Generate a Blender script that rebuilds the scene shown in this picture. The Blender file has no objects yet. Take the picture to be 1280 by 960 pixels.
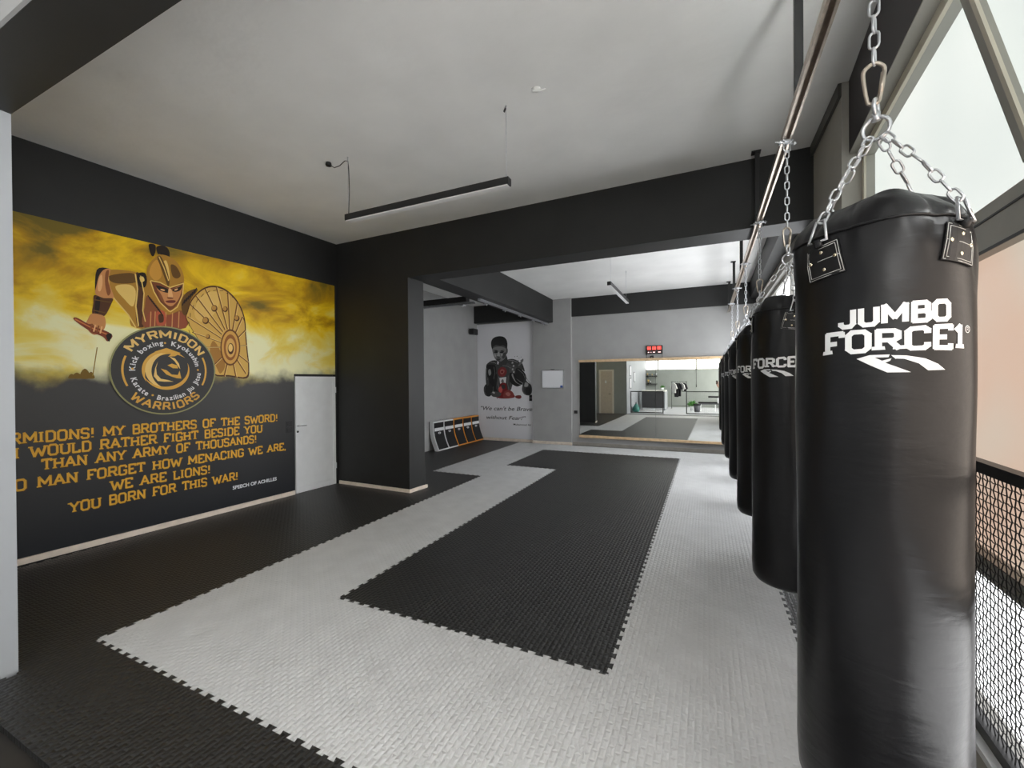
import bpy, bmesh, math, random
from mathutils import Vector, Matrix
random.seed(7)
PI = math.pi
SC = bpy.context.scene
COL = SC.collection

# ------------------------------------------------------------------ camera
F = 525.676
YAW, PITCH, ROLL = 0.432418, -0.0053654, 0.0070973
CAM = Vector((2.49298, -2.29901, 1.60519))
def cam_axes():
    cy, sy = math.cos(YAW), math.sin(YAW)
    fwd = Vector((-sy, cy, 0)); right = Vector((cy, sy, 0)); down = Vector((0, 0, -1))
    c, s = math.cos(PITCH), math.sin(PITCH)
    f2 = fwd*c - down*s; d2 = down*c + fwd*s
    c, s = math.cos(ROLL), math.sin(ROLL)
    return right*c + d2*s, d2*c - right*s, f2
RX, DN, FW = cam_axes()
cam = bpy.data.objects.new('camera', bpy.data.cameras.new('camera'))
COL.objects.link(cam)
m = Matrix.Identity(4)
for i in range(3):
    m[i][0] = RX[i]; m[i][1] = -DN[i]; m[i][2] = -FW[i]; m[i][3] = CAM[i]
cam.matrix_world = m
cam.data.sensor_width = 36; cam.data.lens = 36*F/1280
cam.data.clip_start = 0.02; cam.data.clip_end = 100
SC.camera = cam

# ------------------------------------------------------------------ materials
def mat(name, col, rough=0.6, metal=0.0, noise=0.0, nscale=8.0, bump=0.0, bscale=60.0, spec=0.5, coat=0.0, dist=0.002):
    m = bpy.data.materials.new(name); m.use_nodes = True
    nt = m.node_tree; b = nt.nodes['Principled BSDF']
    b.inputs['Base Color'].default_value = (*col, 1)
    b.inputs['Roughness'].default_value = rough
    b.inputs['Metallic'].default_value = metal
    b.inputs['Specular IOR Level'].default_value = spec
    b.inputs['Coat Weight'].default_value = coat
    tc = nt.nodes.new('ShaderNodeTexCoord')
    if noise > 0:
        n = nt.nodes.new('ShaderNodeTexNoise'); n.inputs['Scale'].default_value = nscale
        n.inputs['Detail'].default_value = 5
        nt.links.new(tc.outputs['Object'], n.inputs['Vector'])
        r = nt.nodes.new('ShaderNodeValToRGB')
        r.color_ramp.elements[0].position = 0.3; r.color_ramp.elements[1].position = 0.7
        r.color_ramp.elements[0].color = (*[c*(1-noise) for c in col], 1)
        r.color_ramp.elements[1].color = (*[min(1, c*(1+noise)) for c in col], 1)
        nt.links.new(n.outputs['Fac'], r.inputs['Fac'])
        nt.links.new(r.outputs['Color'], b.inputs['Base Color'])
    if bump > 0:
        n = nt.nodes.new('ShaderNodeTexNoise'); n.inputs['Scale'].default_value = bscale
        n.inputs['Detail'].default_value = 4
        nt.links.new(tc.outputs['Object'], n.inputs['Vector'])
        bp = nt.nodes.new('ShaderNodeBump'); bp.inputs['Strength'].default_value = bump
        bp.inputs['Distance'].default_value = dist
        nt.links.new(n.outputs['Fac'], bp.inputs['Height'])
        nt.links.new(bp.outputs['Normal'], b.inputs['Normal'])
    return m

def emis(name, col, strength):
    m = bpy.data.materials.new(name); m.use_nodes = True
    b = m.node_tree.nodes['Principled BSDF']
    b.inputs['Base Color'].default_value = (*[min(1, c)*0.5 for c in col], 1)
    b.inputs['Emission Color'].default_value = (*col, 1)
    b.inputs['Emission Strength'].default_value = strength
    b.inputs['Roughness'].default_value = 0.4
    return m

def mat_tile(name, col, rough, bs):
    m = mat(name, col, rough, noise=0.06, nscale=5, spec=.55)
    nt = m.node_tree; b = nt.nodes['Principled BSDF']
    tc = nt.nodes.new('ShaderNodeTexCoord')
    sp = nt.nodes.new('ShaderNodeSeparateXYZ'); cb = nt.nodes.new('ShaderNodeCombineXYZ')
    nt.links.new(tc.outputs['Object'], sp.inputs[0])
    nt.links.new(sp.outputs['Y'], cb.inputs['X']); nt.links.new(sp.outputs['X'], cb.inputs['Y'])
    br = nt.nodes.new('ShaderNodeTexBrick')
    br.inputs['Scale'].default_value = 1.0
    br.inputs['Color1'].default_value = (1, 1, 1, 1); br.inputs['Color2'].default_value = (1, 1, 1, 1)
    br.inputs['Mortar'].default_value = (0, 0, 0, 1)
    br.inputs['Mortar Size'].default_value = 0.012
    br.inputs['Mortar Smooth'].default_value = 1.0
    br.inputs['Brick Width'].default_value = 0.05
    br.inputs['Row Height'].default_value = 0.03125
    nt.links.new(cb.outputs[0], br.inputs['Vector'])
    bp = nt.nodes.new('ShaderNodeBump'); bp.inputs['Strength'].default_value = bs
    bp.inputs['Distance'].default_value = 0.004
    nt.links.new(br.outputs['Color'], bp.inputs['Height'])
    nt.links.new(bp.outputs['Normal'], b.inputs['Normal'])
    return m

def mat_vcol(name, rough=0.5):
    m = bpy.data.materials.new(name); m.use_nodes = True
    nt = m.node_tree; b = nt.nodes['Principled BSDF']
    a = nt.nodes.new('ShaderNodeVertexColor'); a.layer_name = 'Col'
    nt.links.new(a.outputs['Color'], b.inputs['Base Color'])
    b.inputs['Roughness'].default_value = rough
    b.inputs['Specular IOR Level'].default_value = 0.3
    return m

def s2l(*c):
    return tuple(((v/255)/12.92 if v/255 <= 0.04045 else ((v/255+0.055)/1.055)**2.4) for v in c)

M = {}
M['ceiling'] = mat('ceiling_plaster', (0.80, 0.80, 0.785), 0.8, noise=0.05, nscale=1.6, bump=0.6, bscale=3.2, dist=0.02)
M['black'] = mat('black_wall_paint', (0.0142, 0.0145, 0.0142), 0.55, noise=0.15, nscale=3, bump=0.15, bscale=40)
M['grey'] = mat('grey_wall_paint', (0.33, 0.33, 0.325), 0.7, noise=0.05, nscale=3, bump=0.2, bscale=30)
M['greenwall'] = mat('grey_green_wall_paint', (0.27, 0.29, 0.265), 0.7, noise=0.04, nscale=3)
M['lightwall'] = mat('pale_wall_paint', (0.29, 0.305, 0.32), 0.6, noise=0.03, nscale=2)
M['subfloor'] = mat('dark_subfloor', (0.018, 0.015, 0.012), 0.5, noise=0.3, nscale=6)
M['whitefloor'] = mat('white_floor_tile', (0.62, 0.63, 0.65), 0.25, noise=0.04, nscale=2)
M['skirt'] = mat('pale_pink_skirting', (0.78, 0.68, 0.58), 0.6, noise=0.1, nscale=12)
M['greyskirt'] = mat('grey_skirting', (0.30, 0.28, 0.25), 0.6, noise=0.1, nscale=12)
M['wood'] = mat('raw_pine_batten', (0.62, 0.44, 0.26), 0.6, noise=0.14, nscale=14)
M['tile_black'] = mat_tile('black_foam_mat', (0.020, 0.020, 0.0195), 0.42, .9)
M['tile_grey'] = mat_tile('grey_foam_mat', (0.56, 0.565, 0.565), 0.55, .52)
M['steel'] = mat('galvanised_steel', (0.66, 0.67, 0.70), 0.32, metal=.9, noise=0.12, nscale=30)
M['strut'] = mat('zinc_strut', (0.52, 0.45, 0.38), 0.35, metal=1, noise=0.2, nscale=20)
M['blacksteel'] = mat('black_powder_coat', (0.012, 0.012, 0.012), 0.4, noise=0.1)
M['trimgrey'] = mat('dark_grey_trim', (0.07, 0.068, 0.06), 0.5, noise=0.1)
M['maroon'] = mat('dark_maroon_paint', (0.017, 0.011, 0.013), 0.5, noise=0.15, nscale=4)
M['leather'] = mat('black_leatherette', (0.008, 0.008, 0.009), 0.33, noise=0.2, nscale=5, bump=0.2, bscale=9, dist=0.010, spec=0.28)
def creased(m, strength=.2, dist=.010):
    # long soft creases running round the bag, finer grain on top
    nt = m.node_tree; b = nt.nodes['Principled BSDF']; L = nt.links.new
    tc = nt.nodes.new('ShaderNodeTexCoord'); mp = nt.nodes.new('ShaderNodeMapping'); mp.inputs['Scale'].default_value = (3.2, 3.2, 13)
    n = nt.nodes.new('ShaderNodeTexNoise'); n.inputs['Scale'].default_value = 1.6; n.inputs['Detail'].default_value = 5; n.inputs['Distortion'].default_value = .8
    L(tc.outputs['Object'], mp.inputs[0]); L(mp.outputs[0], n.inputs['Vector'])
    bp = nt.nodes.new('ShaderNodeBump'); bp.inputs['Strength'].default_value = strength; bp.inputs['Distance'].default_value = dist
    old = b.inputs['Normal'].links[0].from_socket
    L(n.outputs['Fac'], bp.inputs['Height']); L(old, bp.inputs['Normal']); L(bp.outputs['Normal'], b.inputs['Normal'])
creased(M['leather'])
M['leather2'] = mat('black_leatherette_patch', (0.009, 0.009, 0.010), 0.45, bump=0.3, bscale=120, dist=0.001, spec=.3)
M['white_print'] = mat('white_screen_print', (0.75, 0.76, 0.77), 0.5)
M['stitch'] = mat('pale_stitching', (0.5, 0.5, 0.48), 0.7)
M['rivet'] = mat('brass_rivet', (0.75, 0.68, 0.5), 0.25, metal=1)
M['alu'] = mat('grey_aluminium_frame', (0.36, 0.35, 0.315), 0.45, noise=0.06, nscale=6)
M['pilaster'] = mat('grey_beige_paint', (0.36, 0.345, 0.31), 0.7, noise=0.05, nscale=3)
M['cream'] = mat('cream_frame', (0.62, 0.58, 0.48), 0.5, noise=0.05)
M['white'] = mat('white_lacquer', (0.80, 0.82, 0.83), 0.35, noise=0.03)
M['plasticblack'] = mat('black_plastic', (0.008, 0.008, 0.008), 0.35, noise=0.1)
M['diffuser'] = mat('opal_diffuser', (0.72, 0.72, 0.72), 0.35)
M['poster'] = mat('white_vinyl_banner', (0.72, 0.72, 0.75), 0.5, noise=0.03, nscale=1)
M['print'] = mat_vcol('wall_print_ink')
M['orange'] = mat('orange_leatherette', (0.75, 0.30, 0.04), 0.4, noise=0.1)
M['blue'] = mat('blue_plastic', (0.03, 0.09, 0.35), 0.4, noise=0.1)
M['beige'] = mat('beige_door_laminate', (0.60, 0.53, 0.42), 0.5, noise=0.07, nscale=10)
M['doorframe'] = mat('pale_door_frame', (0.74, 0.70, 0.60), 0.5, noise=0.04)
M['ctop'] = mat('pale_counter_top', (0.68, 0.67, 0.60), 0.35, noise=0.04)
M['cdark'] = mat('charcoal_counter_front', (0.045, 0.045, 0.048), 0.5, noise=0.1)
M['leaf'] = mat('green_leaf', (0.06, 0.22, 0.03), 0.5, noise=0.35, nscale=12)
M['bin'] = mat('grey_bin_plastic', (0.10, 0.105, 0.115), 0.5, noise=0.1)
M['cloth_black'] = mat('black_cotton', (0.012, 0.011, 0.014), 0.85, noise=0.2)
M['cloth_white'] = mat('white_cotton', (0.7, 0.7, 0.68), 0.85, noise=0.05)
M['skin'] = mat('skin', (0.52, 0.27, 0.19), 0.5, noise=0.08)
M['hair'] = mat('dark_hair', (0.02, 0.014, 0.01), 0.5, noise=0.2)
M['shorts'] = mat('grey_shorts', (0.16, 0.10, 0.09), 0.8, noise=0.1)
M['teal'] = mat('teal_nylon', (0.02, 0.16, 0.13), 0.6, noise=0.15)
M['red_led'] = emis('red_led', (1.0, 0.10, 0.08), 2.0)
M['white_led'] = emis('pale_led', (1.0, 0.6, 0.6), 1.5)

def mat_mirror():
    m = bpy.data.materials.new('mirror_silver'); m.use_nodes = True
    b = m.node_tree.nodes['Principled BSDF']
    b.inputs['Base Color'].default_value = (0.93, 0.95, 0.93, 1)
    b.inputs['Metallic'].default_value = 1; b.inputs['Roughness'].default_value = 0.0
    return m
M['mirror'] = mat_mirror()

def mat_pane(name, c1, c2, strength, scale=0.9):
    """frosted pane lit from outside: soft blurred daylight colours"""
    m = bpy.data.materials.new(name); m.use_nodes = True
    nt = m.node_tree; b = nt.nodes['Principled BSDF']
    tc = nt.nodes.new('ShaderNodeTexCoord'); n = nt.nodes.new('ShaderNodeTexNoise')
    n.inputs['Scale'].default_value = scale; n.inputs['Detail'].default_value = 1
    nt.links.new(tc.outputs['Object'], n.inputs['Vector'])
    r = nt.nodes.new('ShaderNodeValToRGB')
    r.color_ramp.elements[0].position = 0.38; r.color_ramp.elements[1].position = 0.62
    r.color_ramp.elements[0].color = (*c1, 1); r.color_ramp.elements[1].color = (*c2, 1)
    nt.links.new(n.outputs['Fac'], r.inputs['Fac'])
    nt.links.new(r.outputs['Color'], b.inputs['Emission Color'])
    b.inputs['Emission Strength'].default_value = strength
    b.inputs['Base Color'].default_value = (0.25, 0.25, 0.25, 1)
    b.inputs['Roughness'].default_value = 0.35
    return m

# ------------------------------------------------------------------ mesh builder
class MB:
    def __init__(s): s.v = []; s.f = []; s.smooth = []; s.c = []
    def add(s, vs, fs, smooth=False, col=None):
        b = len(s.v); s.v.extend([tuple(p) for p in vs])
        for f in fs: s.f.append(tuple(b+i for i in f)); s.smooth.append(smooth); s.c.append(col)
        return s
    def box(s, x0, x1, y0, y1, z0, z1, R=None, bev=0.0):
        if bev > 0:
            b = bmesh.new(); bmesh.ops.create_cube(b, size=1)
            for v in b.verts:
                v.co = Vector(((x0+x1)/2+v.co.x*(x1-x0), (y0+y1)/2+v.co.y*(y1-y0), (z0+z1)/2+v.co.z*(z1-z0)))
            bmesh.ops.bevel(b, geom=b.edges[:], offset=bev, segments=2, affect='EDGES', profile=0.5)
            return s.bm(b, R)
        p = [Vector((x, y, z)) for x in (x0, x1) for y in (y0, y1) for z in (z0, z1)]
        if R: p = [R @ q for q in p]
        return s.add(p, [(0, 1, 3, 2), (4, 6, 7, 5), (0, 4, 5, 1), (2, 3, 7, 6), (0, 2, 6, 4), (1, 5, 7, 3)])
    def bm(s, b, R=None, smooth=False):
        b.verts.index_update()
        s.add([(R @ v.co) if R else v.co.copy() for v in b.verts], [[v.index for v in f.verts] for f in b.faces], smooth)
        b.free(); return s
    def prism(s, poly, z0, z1, R=None):
        """poly xy outline -> vertical prism"""
        n = len(poly)
        p = [Vector((x, y, z0)) for x, y in poly] + [Vector((x, y, z1)) for x, y in poly]
        if R: p = [R @ q for q in p]
        fs = [tuple(range(n-1, -1, -1)), tuple(range(n, 2*n))] + [(i, (i+1) % n, n+(i+1) % n, n+i) for i in range(n)]
        return s.add(p, fs)
    def tube(s, pts, r, n=8, closed=False, caps=True):
        pts = [Vector(p) for p in pts]; k = len(pts); rings = []
        rr = r if isinstance(r, (list, tuple)) else [r]*k
        up = None
        for i, p in enumerate(pts):
            if closed: t = pts[(i+1) % k]-pts[i-1]
            else: t = pts[min(i+1, k-1)]-pts[max(i-1, 0)]
            t.normalize()
            if up is None:
                up = t.orthogonal().normalized()
            else:
                up = (up - t*up.dot(t))
                if up.length < 1e-6: up = t.orthogonal()
                up.normalize()
            w = t.cross(up)
            rings.append([p + (up*math.cos(2*PI*j/n) + w*math.sin(2*PI*j/n))*rr[i] for j in range(n)])
        vs = [q for ring in rings for q in ring]; fs = []
        for i in range(k if closed else k-1):
            a, b = i*n, ((i+1) % k)*n
            for j in range(n): fs.append((a+j, a+(j+1) % n, b+(j+1) % n, b+j))
        if not closed and caps: fs += [tuple(range(n-1, -1, -1)), tuple(range((k-1)*n, k*n))]
        return s.add(vs, fs, True)
    def lathe(s, prof, n=32, c=(0, 0, 0), R=None):
        vs = []; fs = []
        for r, z in prof:
            for j in range(n):
                a = 2*PI*j/n; vs.append(Vector((c[0]+r*math.cos(a), c[1]+r*math.sin(a), c[2]+z)))
        for i in range(len(prof)-1):
            for j in range(n): fs.append((i*n+j, i*n+(j+1) % n, (i+1)*n+(j+1) % n, (i+1)*n+j))
        fs += [tuple(range(n-1, -1, -1)), tuple(range((len(prof)-1)*n, len(prof)*n))]
        if R: vs = [R @ v for v in vs]
        return s.add(vs, fs, True)
    def ball(s, c, r, sc=(1, 1, 1), seg=12):
        b = bmesh.new(); bmesh.ops.create_uvsphere(b, u_segments=seg, v_segments=max(6, seg//2+2), radius=r)
        for v in b.verts: v.co = Vector((v.co.x*sc[0]+c[0], v.co.y*sc[1]+c[1], v.co.z*sc[2]+c[2]))
        return s.bm(b, None, True)
    def build(s, name, m, parent=None, origin=None):
        me = bpy.data.meshes.new(name)
        o0 = Vector(origin) if origin else Vector((0, 0, 0))
        me.from_pydata([Vector(v)-o0 for v in s.v], [], s.f); me.update()
        me.polygons.foreach_set('use_smooth', s.smooth)
        if any(c is not None for c in s.c):
            at = me.color_attributes.new('Col', 'FLOAT_COLOR', 'CORNER')
            for p in me.polygons:
                c = s.c[p.index] or (0.5, 0.5, 0.5)
                for li in p.loop_indices: at.data[li].color = (*c, 1)
        me.materials.append(m)
        o = bpy.data.objects.new(name, me); COL.objects.link(o)
        o.location = o0
        if parent is not None:
            o.parent = parent
            pl = parent
            off = Vector((0, 0, 0))
            while pl is not None: off += pl.location; pl = pl.parent
            o.location = o0 - off
        return o

def tag(o, label=None, cat=None, group=None, kind=None):
    if label: o['label'] = label
    if cat: o['category'] = cat
    if group: o['group'] = group
    if kind: o['kind'] = kind
    return o
def thing(name, label, cat, loc=(0, 0, 0), group=None, kind=None):
    o = bpy.data.objects.new(name, None); COL.objects.link(o)
    o.location = loc; o.empty_display_size = 0.1
    return tag(o, label, cat, group, kind)
def kids(o): return [c for c in bpy.data.objects if c.parent == o]
def copy_tree(o, loc=None, rz=None, label=None, group=None, parent=None):
    c = o.copy(); COL.objects.link(c)
    if parent is not None: c.parent = parent
    for ch in list(o.children): copy_tree(ch, parent=c)
    if loc is not None: c.location = loc
    if rz is not None: c.rotation_euler[2] = rz
    if label: c['label'] = label
    if group: c['group'] = group
    return c
def struct(name, mb, m, label, cat):
    return tag(mb.build(name, m), label, cat, kind='structure')

# ------------------------------------------------------------------ lettering
def text_mesh(body, size=1.0, bold=0.0, shear=0.0, spacing=1.0):
    """filled outline of a text in the built-in font: (verts2d, faces, width)"""
    cu = bpy.data.curves.new('t', 'FONT'); cu.body = body; cu.size = size
    cu.offset = bold; cu.shear = shear; cu.space_character = spacing; cu.resolution_u = 3
    o = bpy.data.objects.new('t', cu); COL.objects.link(o)
    dg = bpy.context.evaluated_depsgraph_get()
    me = bpy.data.meshes.new_from_object(o.evaluated_get(dg))
    v = [(p.co.x, p.co.y) for p in me.vertices]; f = [tuple(p.vertices) for p in me.polygons]
    bpy.data.objects.remove(o); bpy.data.curves.remove(cu); bpy.data.meshes.remove(me)
    w = (max(p[0] for p in v) if v else 0)
    return v, f, w

# slab-serif capitals drawn as strokes on a 0..w x 0..1 grid
GL = {
 'A': (.95, [[(.08, 0), (.475, 1), (.87, 0)], [(.24, .36), (.71, .36)]]),
 'B': (.82, [[(.15, 0), (.15, 1)], [(.15, 1), (.6, 1), (.7, .9), (.7, .62), (.6, .53), (.15, .53)], [(.6, .53), (.74, .42), (.74, .1), (.62, 0), (.15, 0)]]),
 'C': (.82, [[(.74, .72), (.74, .88), (.62, 1), (.24, 1), (.12, .88), (.12, .12), (.24, 0), (.62, 0), (.74, .12), (.74, .28)]]),
 'D': (.88, [[(.15, 0), (.15, 1)], [(.15, 1), (.6, 1), (.78, .82), (.78, .18), (.6, 0), (.15, 0)]]),
 'E': (.8, [[(.15, 0), (.15, 1)], [(.15, 1), (.72, 1), (.72, .8)], [(.15, .5), (.56, .5)], [(.15, 0), (.72, 0), (.72, .2)]]),
 'F': (.78, [[(.15, 0), (.15, 1)], [(.15, 1), (.72, 1), (.72, .78)], [(.15, .5), (.54, .5)]]),
 'G': (.86, [[(.76, .74), (.76, .88), (.64, 1), (.24, 1), (.12, .88), (.12, .12), (.24, 0), (.64, 0), (.76, .12), (.76, .45), (.5, .45)]]),
 'H': (.92, [[(.15, 0), (.15, 1)], [(.77, 0), (.77, 1)], [(.15, .5), (.77, .5)]]),
 'I': (.44, [[(.22, 0), (.22, 1)]]),
 'L': (.76, [[(.15, 1), (.15, 0)], [(.15, 0), (.68, 0), (.68, .24)]]),
 'M': (1.12, [[(.14, 0), (.14, 1), (.56, .3), (.98, 1), (.98, 0)]]),
 'N': (.95, [[(.15, 0), (.15, 1), (.8, 0), (.8, 1)]]),
 'O': (.9, [[(.12, .16), (.12, .84), (.26, 1), (.64, 1), (.78, .84), (.78, .16), (.64, 0), (.26, 0), (.12, .16)]]),
 'R': (.9, [[(.15, 0), (.15, 1)], [(.15, 1), (.64, 1), (.76, .9), (.76, .6), (.64, .5), (.15, .5)], [(.5, .5), (.82, 0)]]),
 'S': (.78, [[(.68, .78), (.68, .9), (.58, 1), (.2, 1), (.1, .9), (.1, .62), (.2, .53), (.58, .47), (.68, .38), (.68, .1), (.58, 0), (.2, 0), (.1, .1), (.1, .22)]]),
 'T': (.86, [[(.43, 0), (.43, 1)], [(.08, .8), (.08, 1), (.78, 1), (.78, .8)]]),
 'U': (.9, [[(.14, 1), (.14, .16), (.28, 0), (.64, 0), (.78, .16), (.78, 1)]]),
 'W': (1.25, [[(.06, 1), (.35, 0), (.625, .75), (.9, 0), (1.19, 1)]]),
 'Y': (.9, [[(.08, 1), (.45, .48), (.82, 1)], [(.45, .48), (.45, 0)]]),
 '1': (.55, [[(.08, .78), (.3, 1), (.3, 0)]]),
 '!': (.4, [[(.2, 1.02), (.2, .34)], [(.2, .12), (.2, 0)]]),
 ',': (.36, [[(.18, .12), (.1, -.16)]]),
 ' ': (.62, []),
 'J': (.8, [[(.66, 1), (.66, .16), (.54, 0), (.24, 0), (.1, .14), (.1, .3)]]),
}
def slab_text(body, th=.15, serif=.17, st=.09):
    """(verts, faces, width) of a line set in slab capitals one unit high"""
    V = []; Fc = []; x = 0
    def quad(a, b, c, d):
        n = len(V); V.extend([a, b, c, d]); Fc.append((n, n+1, n+2, n+3))
    for ch in body:
        w, lines = GL[ch]
        cnt = {}
        for ln in lines:
            for p in ln: cnt[p] = cnt.get(p, 0)+1
        for ln in lines:
            for i in range(len(ln)-1):
                a = Vector(ln[i]); b = Vector(ln[i+1]); d = (b-a).normalized(); n = Vector((-d.y, d.x))*th/2
                e = d*th*0.28
                a2 = a-e if i > 0 or cnt[ln[i]] > 1 else a; b2 = b+e if i < len(ln)-2 or cnt[ln[i+1]] > 1 else b
                off = Vector((x, 0))
                quad(off+a2-n, off+b2-n, off+b2+n, off+a2+n)
            if serif > 0 and ch not in '!,O':
                for p, q in ((ln[0], ln[1]), (ln[-1], ln[-2])):
                    if cnt[p] == 1 and (p[1] in (0, 1)) and abs(p[0]-q[0]) < 0.5*abs(p[1]-q[1])+.2:
                        y0 = p[1]-st if p[1] > .5 else p[1]
                        quad(Vector((x+p[0]-serif, y0)), Vector((x+p[0]+serif, y0)), Vector((x+p[0]+serif*.9, y0+st)), Vector((x+p[0]-serif*.9, y0+st)))
        x += w+.06
    return [(p[0], p[1]) for p in V], Fc, x-.06

def smooth_poly(pts, k=4):
    """closed Catmull-Rom through points"""
    n = len(pts); out = []
    for i in range(n):
        p0, p1, p2, p3 = pts[i-1], pts[i], pts[(i+1) % n], pts[(i+2) % n]
        for j in range(k):
            t = j/k
            out.append(tuple(0.5*((2*p1[a]) + (-p0[a]+p2[a])*t + (2*p0[a]-5*p1[a]+4*p2[a]-p3[a])*t*t + (-p0[a]+3*p1[a]-3*p2[a]+p3[a])*t**3) for a in (0, 1)))
    return out
def ellipse(cx, cy, rx, ry, rot=0, n=28, a0=0, a1=2*PI):
    out = []
    for i in range(n):
        a = a0+(a1-a0)*i/(n if abs(a1-a0-2*PI) < 1e-6 else n-1); x, y = rx*math.cos(a), ry*math.sin(a)
        out.append((cx+x*math.cos(rot)-y*math.sin(rot), cy+x*math.sin(rot)+y*math.cos(rot)))
    return out
def stroke(pts, w):
    """open polyline -> list of quads (each 4 points)"""
    out = []
    for i in range(len(pts)-1):
        a = Vector(pts[i]); b = Vector(pts[i+1]); d = b-a
        if d.length < 1e-9: continue
        d.normalize(); n = Vector((-d.y, d.x))*w/2; e = d*w*.2
        out.append([tuple(a-n-e), tuple(b-n+e), tuple(b+n+e), tuple(a+n-e)])
    return out

# ================================================================== the setting
def LW(y): return -3.078+.062*(y+.757)          # left wall surface
def RW(y): return 3.585+.065*(y-1.6)            # window plane on the right
ZC, ZB = 3.82, 3.72                              # ceiling heights, front and rear bay
ZS = 3.13                                        # underside of the beams

struct('floor', MB().box(-3.9, 4.3, -1.9, 8.5, -.18, -.03), M['subfloor'], 'dark sub floor showing in the gap behind the foam mats', 'floor')
struct('floor', MB().box(-3.9, 4.3, -7.4, -1.9, -.18, -.03), M['whitefloor'], 'glossy white tiled floor of the reception behind the fence', 'floor')
struct('ceiling', MB().box(-3.5, 4.2, -7.4, 2.75, ZC, ZC+.15), M['ceiling'], 'pale grey plastered ceiling of the front bay', 'ceiling')
struct('ceiling', MB().box(-3.9, 4.2, 2.76, 8.5, ZB, ZB+.25), M['ceiling'], 'pale grey plastered ceiling of the far bay', 'ceiling')

# left wall with the opening for the white door
w = MB()
def lw_piece(y0, y1, z0, z1):
    w.prism([(LW(y0), y0), (LW(y1), y1), (LW(y1)-.25, y1), (LW(y0)-.25, y0)], z0, z1)
lw_piece(-1.6, 1.90, -.03, ZC); lw_piece(1.90, 2.605, 1.715, ZC); lw_piece(2.605, 2.95, -.03, ZC)
w.prism([(LW(1.9)-.16, 1.9), (LW(2.605)-.16, 2.605), (LW(2.605)-.25, 2.605), (LW(1.9)-.25, 1.9)], -.03, 1.715)
struct('wall_left', w, M['black'], 'black painted wall on the left behind the gold and black mural', 'wall')

# wall stub beside the camera: grey towards the gym, white towards the entrance
struct('wall_entrance', MB().prism([(-3.3, -1.52), (-1.06, -1.52), (-1.06, -1.325), (-3.3, -1.325)], -.03, ZC), M['greenwall'],
       'grey green wall with a beige door facing the mats', 'wall')
struct('wall_side', MB().prism([(-1.25, -7.1), (-1.05, -7.1), (-1.05, -1.32), (-1.07, -1.32), (-1.07, -1.53), (-1.25, -1.53)], -.03, ZC), M['lightwall'],
       'pale wall edge at the near left of the mats', 'wall')
struct('wall_rear', MB().box(-1.25, 4.2, -7.4, -7.1, -.03, ZC), M['greenwall'], 'grey green reception wall below a strip of high windows', 'wall')

b = struct('beam', MB().box(-1.05, 3.55, -1.57, -1.32, ZS, ZC).box(-3.3, -1.05, -1.57, -1.32, ZS, ZC), M['black'], 'black painted beam overhead at the near left corner', 'beam')
MB().box(-1.05, 3.55, -1.585, -1.571, ZS+.002, ZC).build('fascia', M['grey'], b)

# pillar and main beam
def PF(x): return 2.62-.017*(x+1.43)
struct('pillar', MB().prism([(LW(2.645)-.02, PF(-2.86)), (-1.43, PF(-1.43)), (-1.395, 2.94), (LW(2.94)-.02, 2.94)], 0.001, ZS), M['black'],
       'broad black pillar beside the white door, carrying the long beam', 'pillar')
struct('beam', MB().prism([(-2.9, PF(-2.9)), (3.43, PF(3.43)), (3.43, 2.94), (-2.9, 2.94)], ZS, ZC), M['black'],
       'long black beam crossing the room above the broad pillar', 'beam')
struct('beam', MB().box(-1.44, -1.10, 2.94, 8.13, ZS, ZB), M['black'], 'black beam running from the long beam to the back wall over the niche', 'beam')
# pillar skirting
sk = MB().prism([(-2.83, PF(-2.83)-.018), (-1.425, PF(-1.43)-.018), (-1.425, PF(-1.43)-.001), (-2.83, PF(-2.83)-.001)], .001, .05)
sk.prism([(-1.429, PF(-1.43)-.018), (-1.41, PF(-1.43)-.018), (-1.372, 2.98), (-1.394, 2.98)], .001, .05)
struct('baseboard_pillar', sk, M['skirt'], 'pale wooden skirting around the foot of the broad black pillar', 'skirting')
sk = MB().prism([(LW(-1.32)+.001, -1.32), (LW(-1.32)+.02, -1.32), (LW(1.89)+.02, 1.89), (LW(1.89)+.001, 1.89)], .001, .058)
struct('baseboard_left', sk, M['skirt'], 'pale wooden skirting along the foot of the mural', 'skirting')

# niche and back wall
struct('wall_niche', MB().box(-3.65, -3.40, 2.94, 8.4, -.03, ZB), M['grey'], 'grey side wall of the niche behind the kick shields', 'wall')
struct('wall_niche', MB().box(-3.65, LW(2.9)-.2, 2.6, 2.94, -.03, ZC), M['grey'], 'short return of the niche wall behind the pillar', 'wall')
struct('wall_back', MB().box(-3.6, 4.2, 8.13, 8.4, -.03, ZB), M['grey'], 'grey back wall carrying the long mirror', 'wall')
struct('pillar', MB().box(-1.67, -.62, 8.035, 8.129, -.03, ZB-.001), M['grey'], 'shallow grey pillar on the back wall behind the whiteboard', 'pillar')
struct('trim_back', MB().box(-.619, 3.60, 8.095, 8.129, 3.255, ZB-.001), M['black'], 'black band along the top of the back wall', 'trim')
struct('trim_niche', MB().box(-3.399, -1.671, 7.95, 8.129, 3.24, ZB-.001), M['black'], 'black band above the boxer poster in the niche', 'trim')
struct('baseboard_back', MB().box(-.618, 3.45, 8.112, 8.129, -.025, .055), M['greyskirt'], 'pale grey wooden skirting under the long mirror', 'skirting')
struct('baseboard_back', MB().box(-1.685, -.605, 8.018, 8.034, -.025, .05), M['skirt'], 'pale wooden skirting at the foot of the shallow grey pillar', 'skirting')
struct('baseboard_back', MB().box(-3.39, -1.69, 8.112, 8.129, -.025, .05), M['skirt'], 'pale wooden skirting under the boxer poster', 'skirting')

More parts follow.
